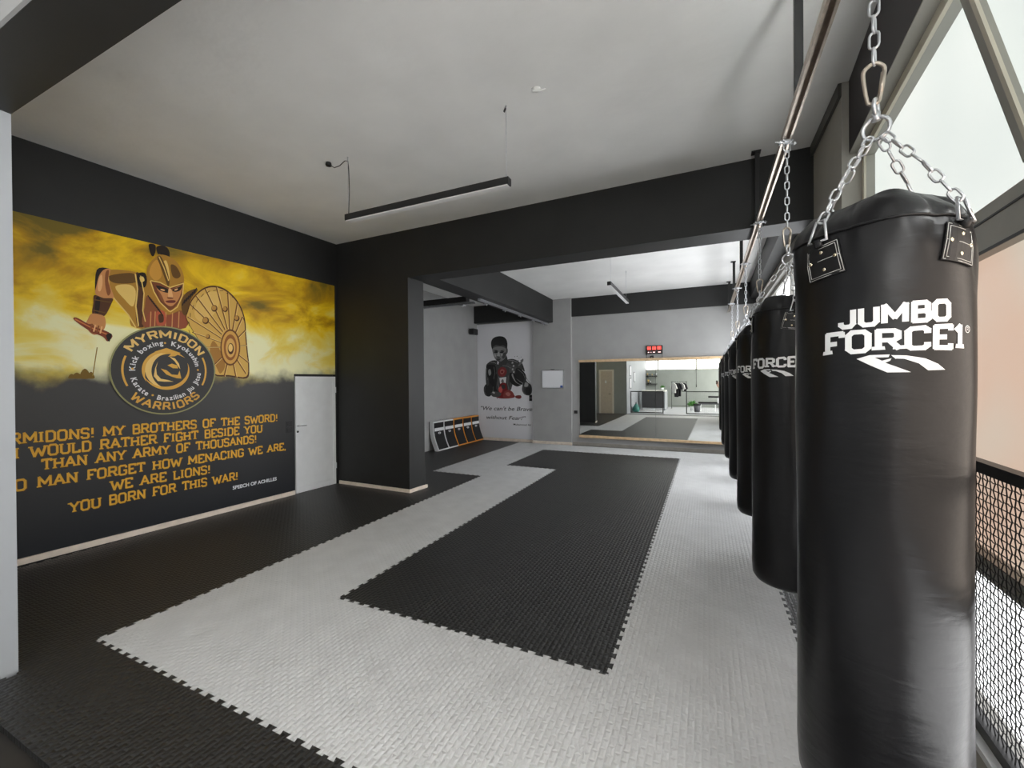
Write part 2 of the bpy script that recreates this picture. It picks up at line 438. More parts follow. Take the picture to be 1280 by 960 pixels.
# right side: pilaster, lintel, window wall
struct('pillar', MB().prism([(3.42, 1.6), (3.78, 1.6), (3.78, 2.95), (3.43, 2.95)], .001, ZC-.001), M['pilaster'], 'grey beige pilaster where the long beam meets the window wall', 'pillar')
struct('trim_pilaster', MB().prism([(3.398, 1.60), (3.42, 1.60), (3.42, 2.52), (3.398, 2.52)], 3.72, ZC-.001), M['trimgrey'], 'dark strip at the top of the grey beige pilaster', 'trim')
def rw_strip(mb, y0, y1, dx0, dx1, z0, z1):
    mb.prism([(RW(y0)+dx0, y0), (RW(y0)+dx1, y0), (RW(y1)+dx1, y1), (RW(y1)+dx0, y1)], z0, z1)
    return mb
lo_ = struct('lintel', rw_strip(MB(), -7.1, 1.598, -.121, .25, 3.285, ZC-.001), M['maroon'], 'dark maroon lintel above the tall windows on the right', 'lintel')
struct('wall_right', rw_strip(MB(), -7.1, 1.598, .09, .25, -.03, 3.284), M['lightwall'], 'outer wall line behind the tall windows on the right', 'wall')
c = struct('sill', rw_strip(MB(), -2.4, 1.598, -.085, .085, -.03, .275), M['pilaster'], 'low kerb under the mesh panel by the windows', 'sill')
rw_strip(MB(), -2.4, 1.597, -.1, .085, .276, .30).build('sill_board', M['white'], c)
c = struct('sill', rw_strip(MB(), -7.1, -2.41, -.085, .085, -.03, .30), M['lightwall'], 'low kerb under the reception windows', 'sill')

rw_strip(MB(), -7.1, 1.597, -.120, -.032, 3.276, 3.2849).build('soffit_board', M['pilaster'], lo_)
P_UP = mat_pane('frosted_pane_daylight', s2l(222, 229, 224), s2l(234, 238, 232), .60)
P_MID = mat_pane('frosted_pane_warm', s2l(214, 203, 186), s2l(222, 190, 168), .52, 1.3)
P_LOW = mat_pane('frosted_pane_sunlit', s2l(238, 238, 248), s2l(250, 250, 252), 1.5)
P_SKY = emis('bright_sky_pane', (0.985, 1.0, 1.0), 21.0)
P_SKYS = emis('bright_reception_pane', (1.0, 0.985, 0.96), 3.2)
P_SKYW = emis('bright_warm_pane', (1.0, 0.86, 0.74), 1.7)
P_SKYL = emis('bright_low_pane', (1, 1, 1), 4.5)
P_SKYR = emis('bright_rear_pane', (1.0, 0.99, 0.95), 3.0)
P_SKYB = emis('bright_far_pane', (0.95, 0.97, 1.0), 5.2)
P_SKYT = emis('bright_far_top_pane', (0.95, 0.97, 1.0), 1.5)
def window(name, y0, y1, rows, label, deep=.0):
    """frame as the window, panes as its parts; rows: (z0, z1, material)"""
    f = MB()
    zlo, zhi = rows[0][0], rows[-1][1]
    rw_strip(f, y0, y0+.05, -.03, .06, zlo, zhi+.05); rw_strip(f, y1-.05, y1, -.03, .06, zlo, zhi+.05)
    rw_strip(f, y0, y1, -.03, .06, zhi, zhi+.06)
    rw_strip(f, y0, y1, -.03, .06, zlo-.001, zlo+.03)
    for a, b2 in zip(rows[:-1], rows[1:]): rw_strip(f, y0, y1, -.035, .06, a[1], b2[0])
    o = tag(f.build(name, M['alu']), label, 'window', kind='structure')
    for z0, z1, pm in rows: rw_strip(MB(), y0+.05, y1-.05, .02, .03, z0, z1).build('pane', pm, o)
    return o
wo = window('window_1', -.62, 1.597, [(.302, .86, P_LOW), (.93, 2.08, P_MID), (2.245, 3.222, P_UP)], 'tall grey framed window with frosted panes behind the nearest punching bag')
rw_strip(MB(), -.62, 1.55, -.038, -.034, 2.188, 2.196).build('seal', M['blacksteel'], wo)
rw_strip(MB(), -.62, 1.55, -.038, -.034, 2.072, 2.084).build('seal', M['blacksteel'], wo)
rw_strip(MB(), 1.545, 1.597, -.045, -.031, 2.25, 3.22).build('jamb', M['cream'], wo)
rw_strip(MB(), -.62, 1.55, -.05, -.031, 3.222, 3.284).build('head_bead', M['cream'], wo)
wo = window('window_2', -2.3, -.62, [(.302, .86, P_SKYL), (.93, 2.08, P_SKYW), (2.245, 3.222, P_SKY)], 'tall grey framed window beside the camera with a tilted top sash')
# the tilted hopper sash
def sash_pt(y, h, d=0): # h along the leaning sash, d out of its plane
    a = math.radians(14.5)
    return Vector((RW(y)-.06-h*math.sin(a)-d*math.cos(a), y, 2.25+h*math.cos(a)-d*math.sin(a)))
def sash_bar(mb, y0, y1, h0, h1, d0, d1):
    p = [sash_pt(y, h, d) for y in (y0, y1) for h in (h0, h1) for d in (d0, d1)]
    return mb.add(p, [(0, 1, 3, 2), (4, 6, 7, 5), (0, 4, 5, 1), (2, 3, 7, 6), (0, 2, 6, 4), (1, 5, 7, 3)])
s = MB()
sash_bar(s, -.60, -.54, 0, .98, 0, .045); sash_bar(s, -1.7, -1.64, 0, .98, 0, .045)
sash_bar(s, -1.64, -.60, 0, .06, 0, .045); sash_bar(s, -1.64, -.60, .92, .98, 0, .045)
so = s.build('sash', M['alu'], wo)
sash_bar(MB(), -1.64, -.60, .06, .92, .018, .024).build('sash_pane', P_UP, so)
sash_bar(MB(), -.615, -.595, .0, .98, .046, .055).build('sash_bead', M['cream'], so)
window('window_3', -4.6, -2.3, [(.302, 1.2, P_SKYS), (1.25, 3.222, P_SKYS)], 'bright tall window of the reception')
window('window_4', -7.05, -4.6, [(.302, 1.2, P_SKYS), (1.25, 3.222, P_SKYS)], 'bright tall window in the reception corner')

# far bay, right wall with its window and dark lintel
r = MB().box(3.62, 3.9, 2.95, 8.13, -.03, ZB)
struct('wall_right', r, M['grey'], 'grey wall behind the row of punching bags', 'wall')
struct('lintel', MB().prism([(3.30, 2.951), (3.619, 2.951), (3.619, 8.094), (3.36, 8.094)], 3.36, ZB-.001), M['black'], 'black lintel over the windows of the far bay', 'lintel')
struct('trim_right', MB().box(3.50, 3.619, 2.951, 8.094, 3.16, 3.359), M['alu'], 'grey shutter box above the far windows', 'trim')
f = MB()
for y in (3.02, 4.6, 6.2, 7.75): f.box(3.56, 3.619, y, y+.06, .9, 3.159)
f.box(3.56, 3.619, 3.02, 7.81, .84, .9); f.box(3.56, 3.619, 3.02, 7.81, 2.38, 2.44); f.box(3.56, 3.619, 3.02, 7.81, 3.10, 3.159)
wo = tag(f.build('window_5', M['alu']), 'bright grey framed window behind the far punching bags', 'window', kind='structure')
for y in (3.08, 4.66, 6.26): MB().box(3.60, 3.61, y, y+1.54, .9, 2.38).build('pane', P_SKYB, wo)
for y in (3.08, 4.66, 6.26): MB().box(3.60, 3.61, y, y+1.54, 2.44, 3.10).build('pane', P_SKYT, wo)
# strip of high windows in the reception
f = MB()
for x0, x1 in ((-1.02, -.40), (-.34, 1.62), (1.70, 2.83)):
    f.box(x0-.04, x0, -7.099, -7.06, 2.08, 2.66); f.box(x1, x1+.04, -7.099, -7.06, 2.08, 2.66)
    f.box(x0-.04, x1+.04, -7.099, -7.06, 2.08, 2.12); f.box(x0-.04, x1+.04, -7.099, -7.06, 2.62, 2.66)
wo = tag(f.build('window_6', M['alu']), 'strip of bright high windows on the reception wall, seen in the mirror', 'window', kind='structure')
for x0, x1 in ((-1.02, -.40), (-.34, 1.62), (1.70, 2.83)): MB().box(x0, x1, -7.09, -7.08, 2.12, 2.62).build('pane', P_SKYR, wo)

# doors
def LP(y, z, d=0): return Vector((LW(y)+d*.998, y-d*.062, z))
def lbox(mb, y0, y1, z0, z1, d0, d1):
    p = [LP(y, z, d) for y in (y0, y1) for z in (z0, z1) for d in (d0, d1)]
    return mb.add(p, [(0, 1, 3, 2), (4, 6, 7, 5), (0, 4, 5, 1), (2, 3, 7, 6), (0, 2, 6, 4), (1, 5, 7, 3)])
d = tag(lbox(MB(), 1.915, 2.60, .004, 1.705, -.045, -.004).build('door_1', M['white']), 'white panelled door in the left wall between mural and broad pillar', 'door', kind='structure')
f = MB(); lbox(f, 1.915, 1.955, .004, 1.705, -.004, .006); lbox(f, 2.555, 2.60, .004, 1.705, -.004, .006)
lbox(f, 1.955, 2.555, 1.63, 1.705, -.004, .006); lbox(f, 1.955, 2.555, .004, .09, -.004, .006)
f.build('door_frame', M['white'], d)
h = MB(); h.tube([LP(1.945, .985, -.002), LP(1.945, .985, .045)], .009); h.tube([LP(1.94, .985, .045), LP(2.06, .985, .045)], .008)
h.build('door_handle', M['steel'], d)
MB().tube([LP(1.945, .90, .005), LP(1.945, .90, .012)], .016).build('keyhole', M['plasticblack'], d)
for z in (.25, 1.45):
    lbox(MB(), 2.588, 2.603, z, z+.09, .0065, .018).build('hinge', M['white'], d)

d = tag(MB().box(-2.26, -1.72, -1.324, -1.30, .001, 1.98).build('door_2', M['beige']), 'beige wooden door on the entrance wall, seen in the mirror', 'door', kind='structure')
MB().box(-2.34, -2.265, -1.324, -1.285, .001, 2.06).box(-1.715, -1.64, -1.324, -1.285, .001, 2.06).box(-2.265, -1.715, -1.324, -1.285, 1.985, 2.06).build('door_frame', M['doorframe'], d)
MB().tube([(-1.78, -1.3, .92), (-1.78, -1.25, .92), (-1.88, -1.25, .92)], .01).build('door_handle', M['blacksteel'], d)
MB().box(-2.05, -1.98, -1.2995, -1.296, 1.42, 1.55).build('door_notice', M['white'], d)

# ================================================================== jigsaw mats
AMP = .011
def edge_profile(n=10):
    pts = [(0, 0), (.014, 0), (.014, -AMP)]
    for i in range(n):
        c = .072+i*(.856/(n-1))
        pts += [(c-.019, -AMP), (c-.027, AMP), (c+.027, AMP), (c+.019, -AMP)]
    pts += [(.986, -AMP), (.986, 0), (1, 0)]
    return pts
EP = edge_profile()
def tile_outline():
    e = EP[:-1]
    out = [(t, d) for t, d in e]                        # front edge (v = 0)
    out += [(1+d, t) for t, d in e]                     # right edge (u = 1)
    out += [(1-t2, 1+d2) for t2, d2 in [(1-t, d) for t, d in reversed(EP)][:-1]]
    out += [(d2, 1-t2) for t2, d2 in [(1-t, d) for t, d in reversed(EP)][:-1]]
    return [(x*.9994+.0003, y*.9994+.0003) for x, y in out]
TILE = MB().prism(tile_outline(), -.0295, 0)
def tile_mesh():
    me = bpy.data.meshes.new('floor_mat_tile'); me.from_pydata([tuple(v) for v in TILE.v], [], TILE.f); me.update()
    b = bmesh.new(); b.from_mesh(me); bmesh.ops.triangulate(b, faces=[f for f in b.faces if len(f.verts) > 4]); b.to_mesh(me); b.free()
    me.materials.append(M['tile_black']); return me
TME = tile_mesh()
def is_grey(i, j):
    if i >= 3 or i < -2: return False
    if j < -1 or j > 7: return False
    if i == -2: return j >= 4
    if i == -1: return j < 5 or j == 7
    if i in (0, 1): return j in (-1, 7)
    return True
def is_centre(i, j): return (i in (0, 1) and 0 <= j <= 6) or (i == -1 and j in (5, 6))
ORD = ['first', 'second', 'third', 'fourth', 'fifth', 'sixth', 'seventh', 'eighth', 'ninth', 'tenth']
# straight cuts along walls: (point, outward normal, test)
def cuts(i, j):
    c = []
    if j <= 2 and i <= -3: c.append(((LW(0)+.001, 0, 0), (-.998, .062, 0)))
    if j >= 2 and i <= -4: c.append(((-3.397, 0, 0), (-1, 0, 0)))
    if j == 7: c.append(((0, 7.88, 0), (0, 1, 0)))
    if i >= 3: c.append(((RW(0)-.09 if j < 2 else 3.40, 0, 0), (.998, -.065, 0) if j < 2 else (1, 0, 0)))
    if j == -2: c.append(((0, -1.52 if i > -2 else -1.318, 0), (0, -1, 0)))
    return c
rows_front = {}
for j in range(-2, 8):
    for i in range(-4, 4):
        if i == -4 and j < 3: continue
        c = cuts(i, j)
        if c is None: continue
        grey = is_grey(i, j)
        cc = [k for k in c]
        if cc:
            me = TME.copy(); b = bmesh.new(); b.from_mesh(me)
            for co, no in cc:
                geom = b.verts[:]+b.edges[:]+b.faces[:]
                co = (co[0]-i, co[1]-j, 0)
                r = bmesh.ops.bisect_plane(b, geom=geom, plane_co=co, plane_no=no, clear_outer=True)
                ed = [e for e in r['geom_cut'] if isinstance(e, bmesh.types.BMEdge)]
                if ed: bmesh.ops.holes_fill(b, edges=ed)
            if len(b.verts) < 6: b.free(); continue
            b.to_mesh(me); b.free()
        else: me = TME
        o = bpy.data.objects.new('floor_mat', me); COL.objects.link(o); o.location = (i, j, 0)
        o.material_slots[0].link = 'OBJECT'; o.material_slots[0].material = M['tile_grey' if grey else 'tile_black']
        if grey:
            g = 'grey jigsaw floor mats'
            if i == 2: w_ = 'grey jigsaw mat in the right strip beside the bags, %s from the front' % ORD[j+1]
            elif j == -1: w_ = 'grey jigsaw mat in the front strip, %s from the left' % ORD[i+1]
            elif j == 7: w_ = 'grey jigsaw mat in the strip nearest the mirror, %s from the left' % ORD[i+2]
            elif i == -1: w_ = 'grey jigsaw mat left of the black centre, %s from the front' % ORD[j+1]
            else: w_ = 'grey jigsaw mat in the far jog towards the niche, %s from the front' % ORD[j-4]
        elif is_centre(i, j):
            g = 'black jigsaw floor mats'
            if i == -1: w_ = 'black jigsaw mat in the far left extension of the centre, %s of two' % ('nearer' if j == 5 else 'farther')
            else: w_ = 'black jigsaw mat of the centre rectangle, %s column, %s row from the front' % ('left' if i == 0 else 'right', ORD[j])
        else:
            g = 'black jigsaw floor mats'
            if i == 3: w_ = 'black border mat under the punching bags and windows, %s from the front' % ORD[j+2]
            elif j == -2: w_ = 'black border mat at the front edge, %s from the left' % ORD[i+3]
            elif i == -2: w_ = 'black border mat touching the grey strip on the left, %s from the front' % ORD[j+1]
            elif i == -3: w_ = 'black border mat along the mural and pillar, %s from the front' % ORD[j+1]
            else: w_ = 'black border mat beside the niche wall, %s from the front' % ORD[j-2]
        tag(o, w_, 'floor mat', g)

# ================================================================== prints on the walls
def pix_ray(x, y): return RX*((x-640)/F) + DN*((y-480)/F) + FW
def on_left(x, y):      # photo point -> (y, z) on the left wall
    d = pix_ray(x, y); n = Vector((.998, -.062, 0)); p0 = Vector((LW(0), 0, 0))
    P = CAM + d*(n.dot(p0-CAM)/n.dot(d)); return (P.y, P.z)
def on_back(x, y, Y=8.12):
    d = pix_ray(x, y); P = CAM + d*((Y-CAM.y)/d.y); return (P.x, P.z)
class Art:
    """flat print: filled outlines laid over one another in thin ink layers"""
    def __init__(s, to3d, d0): s.mb = MB(); s.to3d = to3d; s.d = d0
    def poly(s, pts, col, sm=0, trace=None):
        if sm: pts = smooth_poly(pts, sm)
        if trace: pts = [trace(*p) for p in pts]
        s.d += .00012
        s.mb.add([s.to3d(p[0], p[1], s.d) for p in pts], [tuple(range(len(pts)))], False, col); return s
    def line(s, pts, w, col, trace=None):
        if trace: pts = [trace(*p) for p in pts]
        s.d += .00012
        for q in stroke(pts, w): s.mb.add([s.to3d(p[0], p[1], s.d) for p in q], [(0, 1, 2, 3)], False, col)
        return s
    def mesh2d(s, V, Fc, col=None):
        s.d += .00012
        s.mb.add([s.to3d(p[0], p[1], s.d) for p in V], Fc, False, col); return s
    def build(s, name, m, parent, flip=False):
        o = s.mb.build(name, m, parent)
        me = o.data; b = bmesh.new(); b.from_mesh(me)
        bmesh.ops.triangulate(b, faces=[f for f in b.faces if len(f.verts) > 4], ngon_method='EAR_CLIP'); b.to_mesh(me); b.free()
        return o
def L3(y, z, d): return LP(y, z, d)

mural = thing('wall_mural', 'gold and black wall mural of a helmeted warrior with shield, emblem and speech lettering', 'mural', (LW(.3), .3, .06))
def mat_mural():
    m = bpy.data.materials.new('mural_backdrop_print'); m.use_nodes = True
    nt = m.node_tree; b = nt.nodes['Principled BSDF']; L = nt.links.new
    tc = nt.nodes.new('ShaderNodeTexCoord'); sp = nt.nodes.new('ShaderNodeSeparateXYZ'); L(tc.outputs['Object'], sp.inputs[0])
    mp = nt.nodes.new('ShaderNodeMapping'); mp.inputs['Scale'].default_value = (1, .9, 1.7); mp.inputs['Rotation'].default_value = (math.radians(14), 0, 0)
    mp.inputs['Location'].default_value = (0, 3.1, 1.3)
    L(tc.outputs['Object'], mp.inputs[0])
    n = nt.nodes.new('ShaderNodeTexNoise'); n.inputs['Scale'].default_value = 1.15; n.inputs['Detail'].default_value = 6; n.inputs['Roughness'].default_value = .55; n.inputs['Distortion'].default_value = .6
    L(mp.outputs[0], n.inputs['Vector'])
    # darker towards the top of the picture, paler near the horizon
    h = nt.nodes.new('ShaderNodeMapRange'); h.inputs['From Min'].default_value = 1.7; h.inputs['From Max'].default_value = 3.1
    h.inputs['To Min'].default_value = .24; h.inputs['To Max'].default_value = -.10
    L(sp.outputs['Z'], h.inputs['Value'])
    ad = nt.nodes.new('ShaderNodeMath'); ad.operation = 'ADD'; L(n.outputs['Fac'], ad.inputs[0]); L(h.outputs[0], ad.inputs[1])
    r = nt.nodes.new('ShaderNodeValToRGB'); cr = r.color_ramp
    while len(cr.elements) < 5: cr.elements.new(.5)
    for e, (p, c) in zip(cr.elements, [(.30, s2l(120, 102, 34)), (.41, s2l(196, 150, 18)), (.51, s2l(238, 198, 26)), (.62, s2l(242, 220, 110)), (.72, s2l(245, 241, 190))]):
        e.position = p; e.color = (*c, 1)
    L(ad.outputs[0], r.inputs['Fac'])
    # ragged horizon into the dark lower field
    n2 = nt.nodes.new('ShaderNodeTexNoise'); n2.inputs['Scale'].default_value = 3.0; n2.inputs['Detail'].default_value = 6
    L(tc.outputs['Object'], n2.inputs['Vector'])
    mm = nt.nodes.new('ShaderNodeMath'); mm.operation = 'MULTIPLY_ADD'; mm.inputs[1].default_value = -.42; L(n2.outputs['Fac'], mm.inputs[0]); L(sp.outputs['Z'], mm.inputs[2])
    k = nt.nodes.new('ShaderNodeMapRange'); k.interpolation_type = 'SMOOTHSTEP'
    k.inputs['From Min'].default_value = 1.40; k.inputs['From Max'].default_value = 1.62
    L(mm.outputs[0], k.inputs['Value'])
    k2 = nt.nodes.new('ShaderNodeMapRange'); k2.inputs['From Min'].default_value = .1; k2.inputs['From Max'].default_value = 1.6
    L(sp.outputs['Z'], k2.inputs['Value'])
    dk = nt.nodes.new('ShaderNodeMix'); dk.data_type = 'RGBA'
    dk.inputs['A'].default_value = (*s2l(34, 36, 40), 1); dk.inputs['B'].default_value = (*s2l(70, 69, 68), 1); L(k2.outputs[0], dk.inputs['Factor'])
    mx = nt.nodes.new('ShaderNodeMix'); mx.data_type = 'RGBA'
    L(k.outputs[0], mx.inputs['Factor']); L(dk.outputs['Result'], mx.inputs['A']); L(r.outputs['Color'], mx.inputs['B'])
    L(mx.outputs['Result'], b.inputs['Base Color']); b.inputs['Roughness'].default_value = .45; b.inputs['Specular IOR Level'].default_value = .3
    return m
bg = MB()
def mpiece(y0, y1, z0, z1):
    lbox(bg, y0, y1, z0, z1, .001, .004)
mpiece(-1.31, 1.895, .06, 1.74); mpiece(-1.31, 2.60, 1.74, 3.15)
bo = bg.build('backdrop', mat_mural(), mural)

def T7(X, Y): return on_left(80+X/3.692, 280+Y/3.692)
GOLD, GOLD_D, GOLD_L = s2l(176, 128, 44), s2l(104, 72, 26), s2l(232, 196, 110)
BROWN, DARK, SK, SK_D, SK_L = s2l(84, 50, 24), s2l(38, 26, 18), s2l(205, 140, 84), s2l(140, 84, 46), s2l(232, 178, 120)
a = Art(L3, .0042)
P = lambda pts, c, sm=4: a.poly(pts, c, sm, T7)
Q = lambda pts, w, c: a.line(smooth_poly(pts, 1) if False else pts, w, c, T7)
# distant crowd and spears on the horizon
for x0, w_, h_ in ((40, 40, 26), (75, 44, 44), (20, 30, 20), (110, 30, 30)): P([(x0, 712), (x0+4, 712-h_*.7), (x0+w_*.5, 712-h_), (x0+w_-4, 712-h_*.6), (x0+w_, 712)], s2l(120, 92, 24))
Q([(132, 700), (152, 570)], .008, s2l(150, 122, 40))
# rear arm, cape
P([(150, 212), (205, 205), (215, 225), (160, 262), (143, 312)], DARK)
# torso armour
P([(200, 222), (230, 210), (300, 216), (345, 228), (385, 245), (470, 300), (560, 325), (612, 300), (600, 340), (572, 372), (556, 480), (330, 480), (296, 420), (228, 342), (206, 290)], GOLD)
P([(212, 238), (300, 226), (335, 240), (330, 270), (250, 275), (212, 262)], GOLD_D)
P([(235, 290), (300, 280), (330, 310), (318, 380), (280, 350)], GOLD_L)
P([(330, 230), (352, 236), (366, 310), (362, 420), (372, 470), (338, 470), (330, 400), (340, 320)], BROWN)
P([(338, 232), (372, 226), (382, 260), (372, 292), (345, 285)], DARK)
P([(348, 246), (364, 244), (370, 262), (354, 268)], GOLD_L)
P([(386, 330), (440, 390), (480, 420), (545, 400), (560, 480), (372, 480), (372, 380)], SK_D)
P([(398, 400), (470, 420), (548, 410), (556, 480), (384, 480)], s2l(150, 78, 50))
for x in (400, 420, 445, 470, 500, 530): Q([(x, 402+abs(470-x)*.05), (x-3, 478)], .009, s2l(210, 150, 90))
P([(425, 408), (462, 404), (468, 460), (430, 466)], s2l(190, 90, 60)); P([(435, 420), (456, 418), (458, 450), (438, 454)], BROWN)
Q([(206, 290), (228, 342), (296, 420), (330, 478)], .012, GOLD_L); Q([(200, 225), (206, 290)], .012, GOLD_L)
Q([(328, 232), (338, 300), (330, 380), (342, 470)], .012, GOLD_L); Q([(352, 240), (368, 320), (362, 400), (374, 450)], .010, GOLD_L)
# fur at the neck
P([(540, 360), (560, 320), (600, 300), (616, 306), (588, 340), (575, 380), (560, 420), (545, 410)], GOLD_D)
for k in range(7): Q([(545+k*9, 375-k*9), (556+k*9, 350-k*9)], .010, DARK)
for k in range(9): Q([(386+k*7, 330+k*9), (398+k*7, 352+k*9)], .009, DARK)
# right arm of the figure
P([(148, 285), (160, 240), (182, 212), (212, 209), (203, 255), (216, 300), (228, 338), (205, 352), (160, 336), (142, 318)], SK)
P([(190, 225), (206, 215), (202, 262), (214, 312), (200, 330), (188, 280)], SK_D)
P([(158, 255), (172, 235), (176, 275), (166, 310), (154, 302)], SK_L)
P([(138, 328), (180, 342), (222, 344), (218, 366), (186, 424), (150, 420), (128, 412), (134, 366)], BROWN)
P([(146, 340), (165, 346), (158, 408), (140, 402)], DARK); Q([(140, 350), (214, 362)], .010, GOLD_D); Q([(132, 398), (188, 410)], .010, GOLD_D)
P([(126, 414), (170, 420), (187, 432), (190, 466), (176, 494), (140, 512), (112, 494), (100, 462), (108, 440)], SK)
P([(112, 462), (140, 470), (150, 500), (130, 506), (112, 490)], SK_D)
P([(45, 444), (56, 432), (120, 466), (218, 508), (200, 542), (176, 520), (120, 496)], s2l(132, 60, 34))
Q([(50, 440), (130, 482), (212, 516)], .012, s2l(206, 120, 70)); P([(192, 512), (218, 508), (206, 544)], DARK)
for k in range(4): Q([(128+k*15, 462+k*4), (120+k*15, 492+k*4)], .012, SK_L if k % 2 else SK_D)
# helmet
P([(388, 98), (404, 92), (420, 100), (420, 128), (410, 150), (398, 140)], DARK)
P([(424, 108), (446, 100), (474, 110), (486, 138), (478, 166), (460, 150), (440, 140), (430, 138)], DARK)
P([(381, 262), (380, 215), (394, 180), (416, 156), (444, 142), (480, 150), (514, 172), (538, 206), (551, 246), (549, 300), (540, 352), (515, 396), (486, 412), (450, 392), (414, 340), (392, 296)], GOLD)
P([(392, 230), (402, 190), (425, 166), (440, 190), (448, 240), (420, 262)], s2l(206, 150, 60))
P([(490, 190), (515, 196), (536, 236), (520, 252), (498, 240)], GOLD_D)
P([(455, 180), (470, 170), (482, 210), (486, 255), (474, 262), (462, 226)], GOLD_L)
P([(428, 156), (444, 150), (468, 200), (484, 262), (478, 290), (462, 250), (444, 200)], GOLD_D)
Q([(436, 152), (458, 200), (480, 262)], .010, GOLD_L)
P([(398, 262), (430, 268), (470, 286), (490, 292), (520, 280), (549, 272), (546, 316), (534, 352), (510, 384), (486, 398), (455, 380), (428, 342), (410, 306)], s2l(120, 66, 34))
P([(424, 284), (468, 300), (490, 304), (538, 288), (534, 330), (516, 362), (492, 380), (466, 368), (444, 336)], SK)
P([(424, 284), (452, 290), (478, 302), (480, 318), (450, 312), (430, 300)], DARK); P([(496, 304), (520, 294), (540, 288), (534, 306), (510, 314)], DARK)
P([(444, 300), (462, 304), (460, 310), (446, 306)], SK_L); P([(508, 302), (522, 298), (520, 305), (508, 308)], SK_L)
P([(480, 300), (492, 302), (500, 338), (490, 344), (478, 338)], SK_L); P([(474, 338), (500, 340), (498, 347), (478, 346)], SK_D)
P([(466, 356), (490, 352), (512, 354), (506, 364), (476, 364)], s2l(110, 50, 40)); P([(430, 306), (448, 330), (462, 366), (444, 348)], SK_D)
Q([(396, 264), (412, 312), (440, 362), (484, 404)], .012, GOLD_L); Q([(549, 276), (544, 330), (520, 384), (488, 406)], .011, GOLD_L); Q([(398, 262), (440, 270), (486, 294), (549, 274)], .012, GOLD_L)
a.build('warrior_figure', M['print'], mural)
# round shield in perspective
sh = Art(L3, a.d+.0003)
P = lambda pts, c, sm=4: sh.poly(pts, c, sm, T7)
Q = lambda pts, w, c: sh.line(pts, w, c, T7)
rim = [(562, 440), (566, 404), (582, 356), (608, 322), (645, 294), (690, 285), (740, 300), (786, 340), (818, 392), (834, 450), (838, 510), (846, 600), (852, 656), (842, 712), (760, 704), (690, 696), (668, 620), (620, 540)]
P(rim, BROWN)
P([(572+(x-572)*.97+3, 500+(y-500)*.965) for x, y in rim], s2l(214, 170, 84))
P([(600, 420), (612, 360), (650, 322), (690, 312), (720, 330), (700, 400), (660, 440), (625, 450)], s2l(226, 186, 104))
P([(690, 540), (740, 640), (720, 690), (700, 660), (670, 590)], s2l(170, 120, 50))
for x, y in ((604, 330), (648, 300), (700, 292), (752, 318), (796, 366), (820, 430), (580, 372), (568, 430), (590, 500), (645, 570), (690, 650), (735, 704), (790, 708), (835, 690), (848, 640), (838, 560), (834, 490)):
    Q([(x, y), (765+(x-765)*.22, 568+(y-568)*.30)], .014, s2l(120, 78, 34)); Q([(x+5, y), (770+(x-765)*.22, 568+(y-568)*.30)], .006, s2l(240, 206, 130))
for x, y, r in ((650, 446, 15), (690, 390, 14), (740, 394, 12), (794, 436, 12), (660, 520, 10)):
    P(ellipse(x, y, r, r*1.1), BROWN, 0); P(ellipse(x-2, y-2, r*.75, r*.8), s2l(190, 140, 66), 0)
for k in range(26):
    an = 2*PI*k/26; Q([(700+116*math.cos(an)*1.08, 470+150*math.sin(an)*1.08), (700+122*math.cos(an+.12)*1.06, 470+156*math.sin(an+.12)*1.06)], .006, BROWN) if 2.6 < an < 6.2 else None
P(ellipse(763, 570, 46, 84), s2l(110, 66, 28), 0); P(ellipse(763, 570, 40, 76), s2l(214, 160, 76), 0); P(ellipse(763, 570, 30, 60), s2l(150, 92, 40), 0)
P(ellipse(764, 572, 22, 44), s2l(220, 170, 90), 0); P(ellipse(765, 576, 14, 26), BROWN, 0); P(ellipse(764, 572, 10, 18), s2l(240, 200, 120), 0)
sh.build('shield', M['print'], mural)
# round emblem
em = Art(L3, sh.d+.0003)
EC, ER = (.36, 1.76), .472
def ep(r, an): return (EC[0]+ER*r*math.cos(an), EC[1]+ER*r*math.sin(an))
em.poly(ellipse(EC[0], EC[1], ER*1.045, ER*1.045, n=64), s2l(150, 148, 100))
em.poly(ellipse(EC[0], EC[1], ER*1.015, ER*1.015, n=64), s2l(62, 61, 60))
EGOLD = s2l(222, 170, 74); EGOLD_L = s2l(238, 200, 120)
def arc_band(r0, r1, a0, a1, col, n=28, taper=False, c=(0, 0)):
    pts = []
    for i in range(n+1):
        an = a0+(a1-a0)*i/n; pts.append((EC[0]+c[0]+ER*r1*math.cos(an), EC[1]+c[1]+ER*r1*math.sin(an)))
    for i in range(n, -1, -1):
        an = a0+(a1-a0)*i/n; k = math.sin(PI*i/n) if taper else 1
        rr = r1-(r1-r0)*k; pts.append((EC[0]+c[0]+ER*rr*math.cos(an), EC[1]+c[1]+ER*rr*math.sin(an)))
    em.d += .00012
    N = n+1
    em.mb.add([L3(p[0], p[1], em.d) for p in pts], [(i, i+1, 2*N-2-i, 2*N-1-i) for i in range(n)], False, col)
arc_band(.80, .84, math.radians(158), math.radians(206), EGOLD); arc_band(.80, .84, math.radians(-26), math.radians(24), EGOLD)
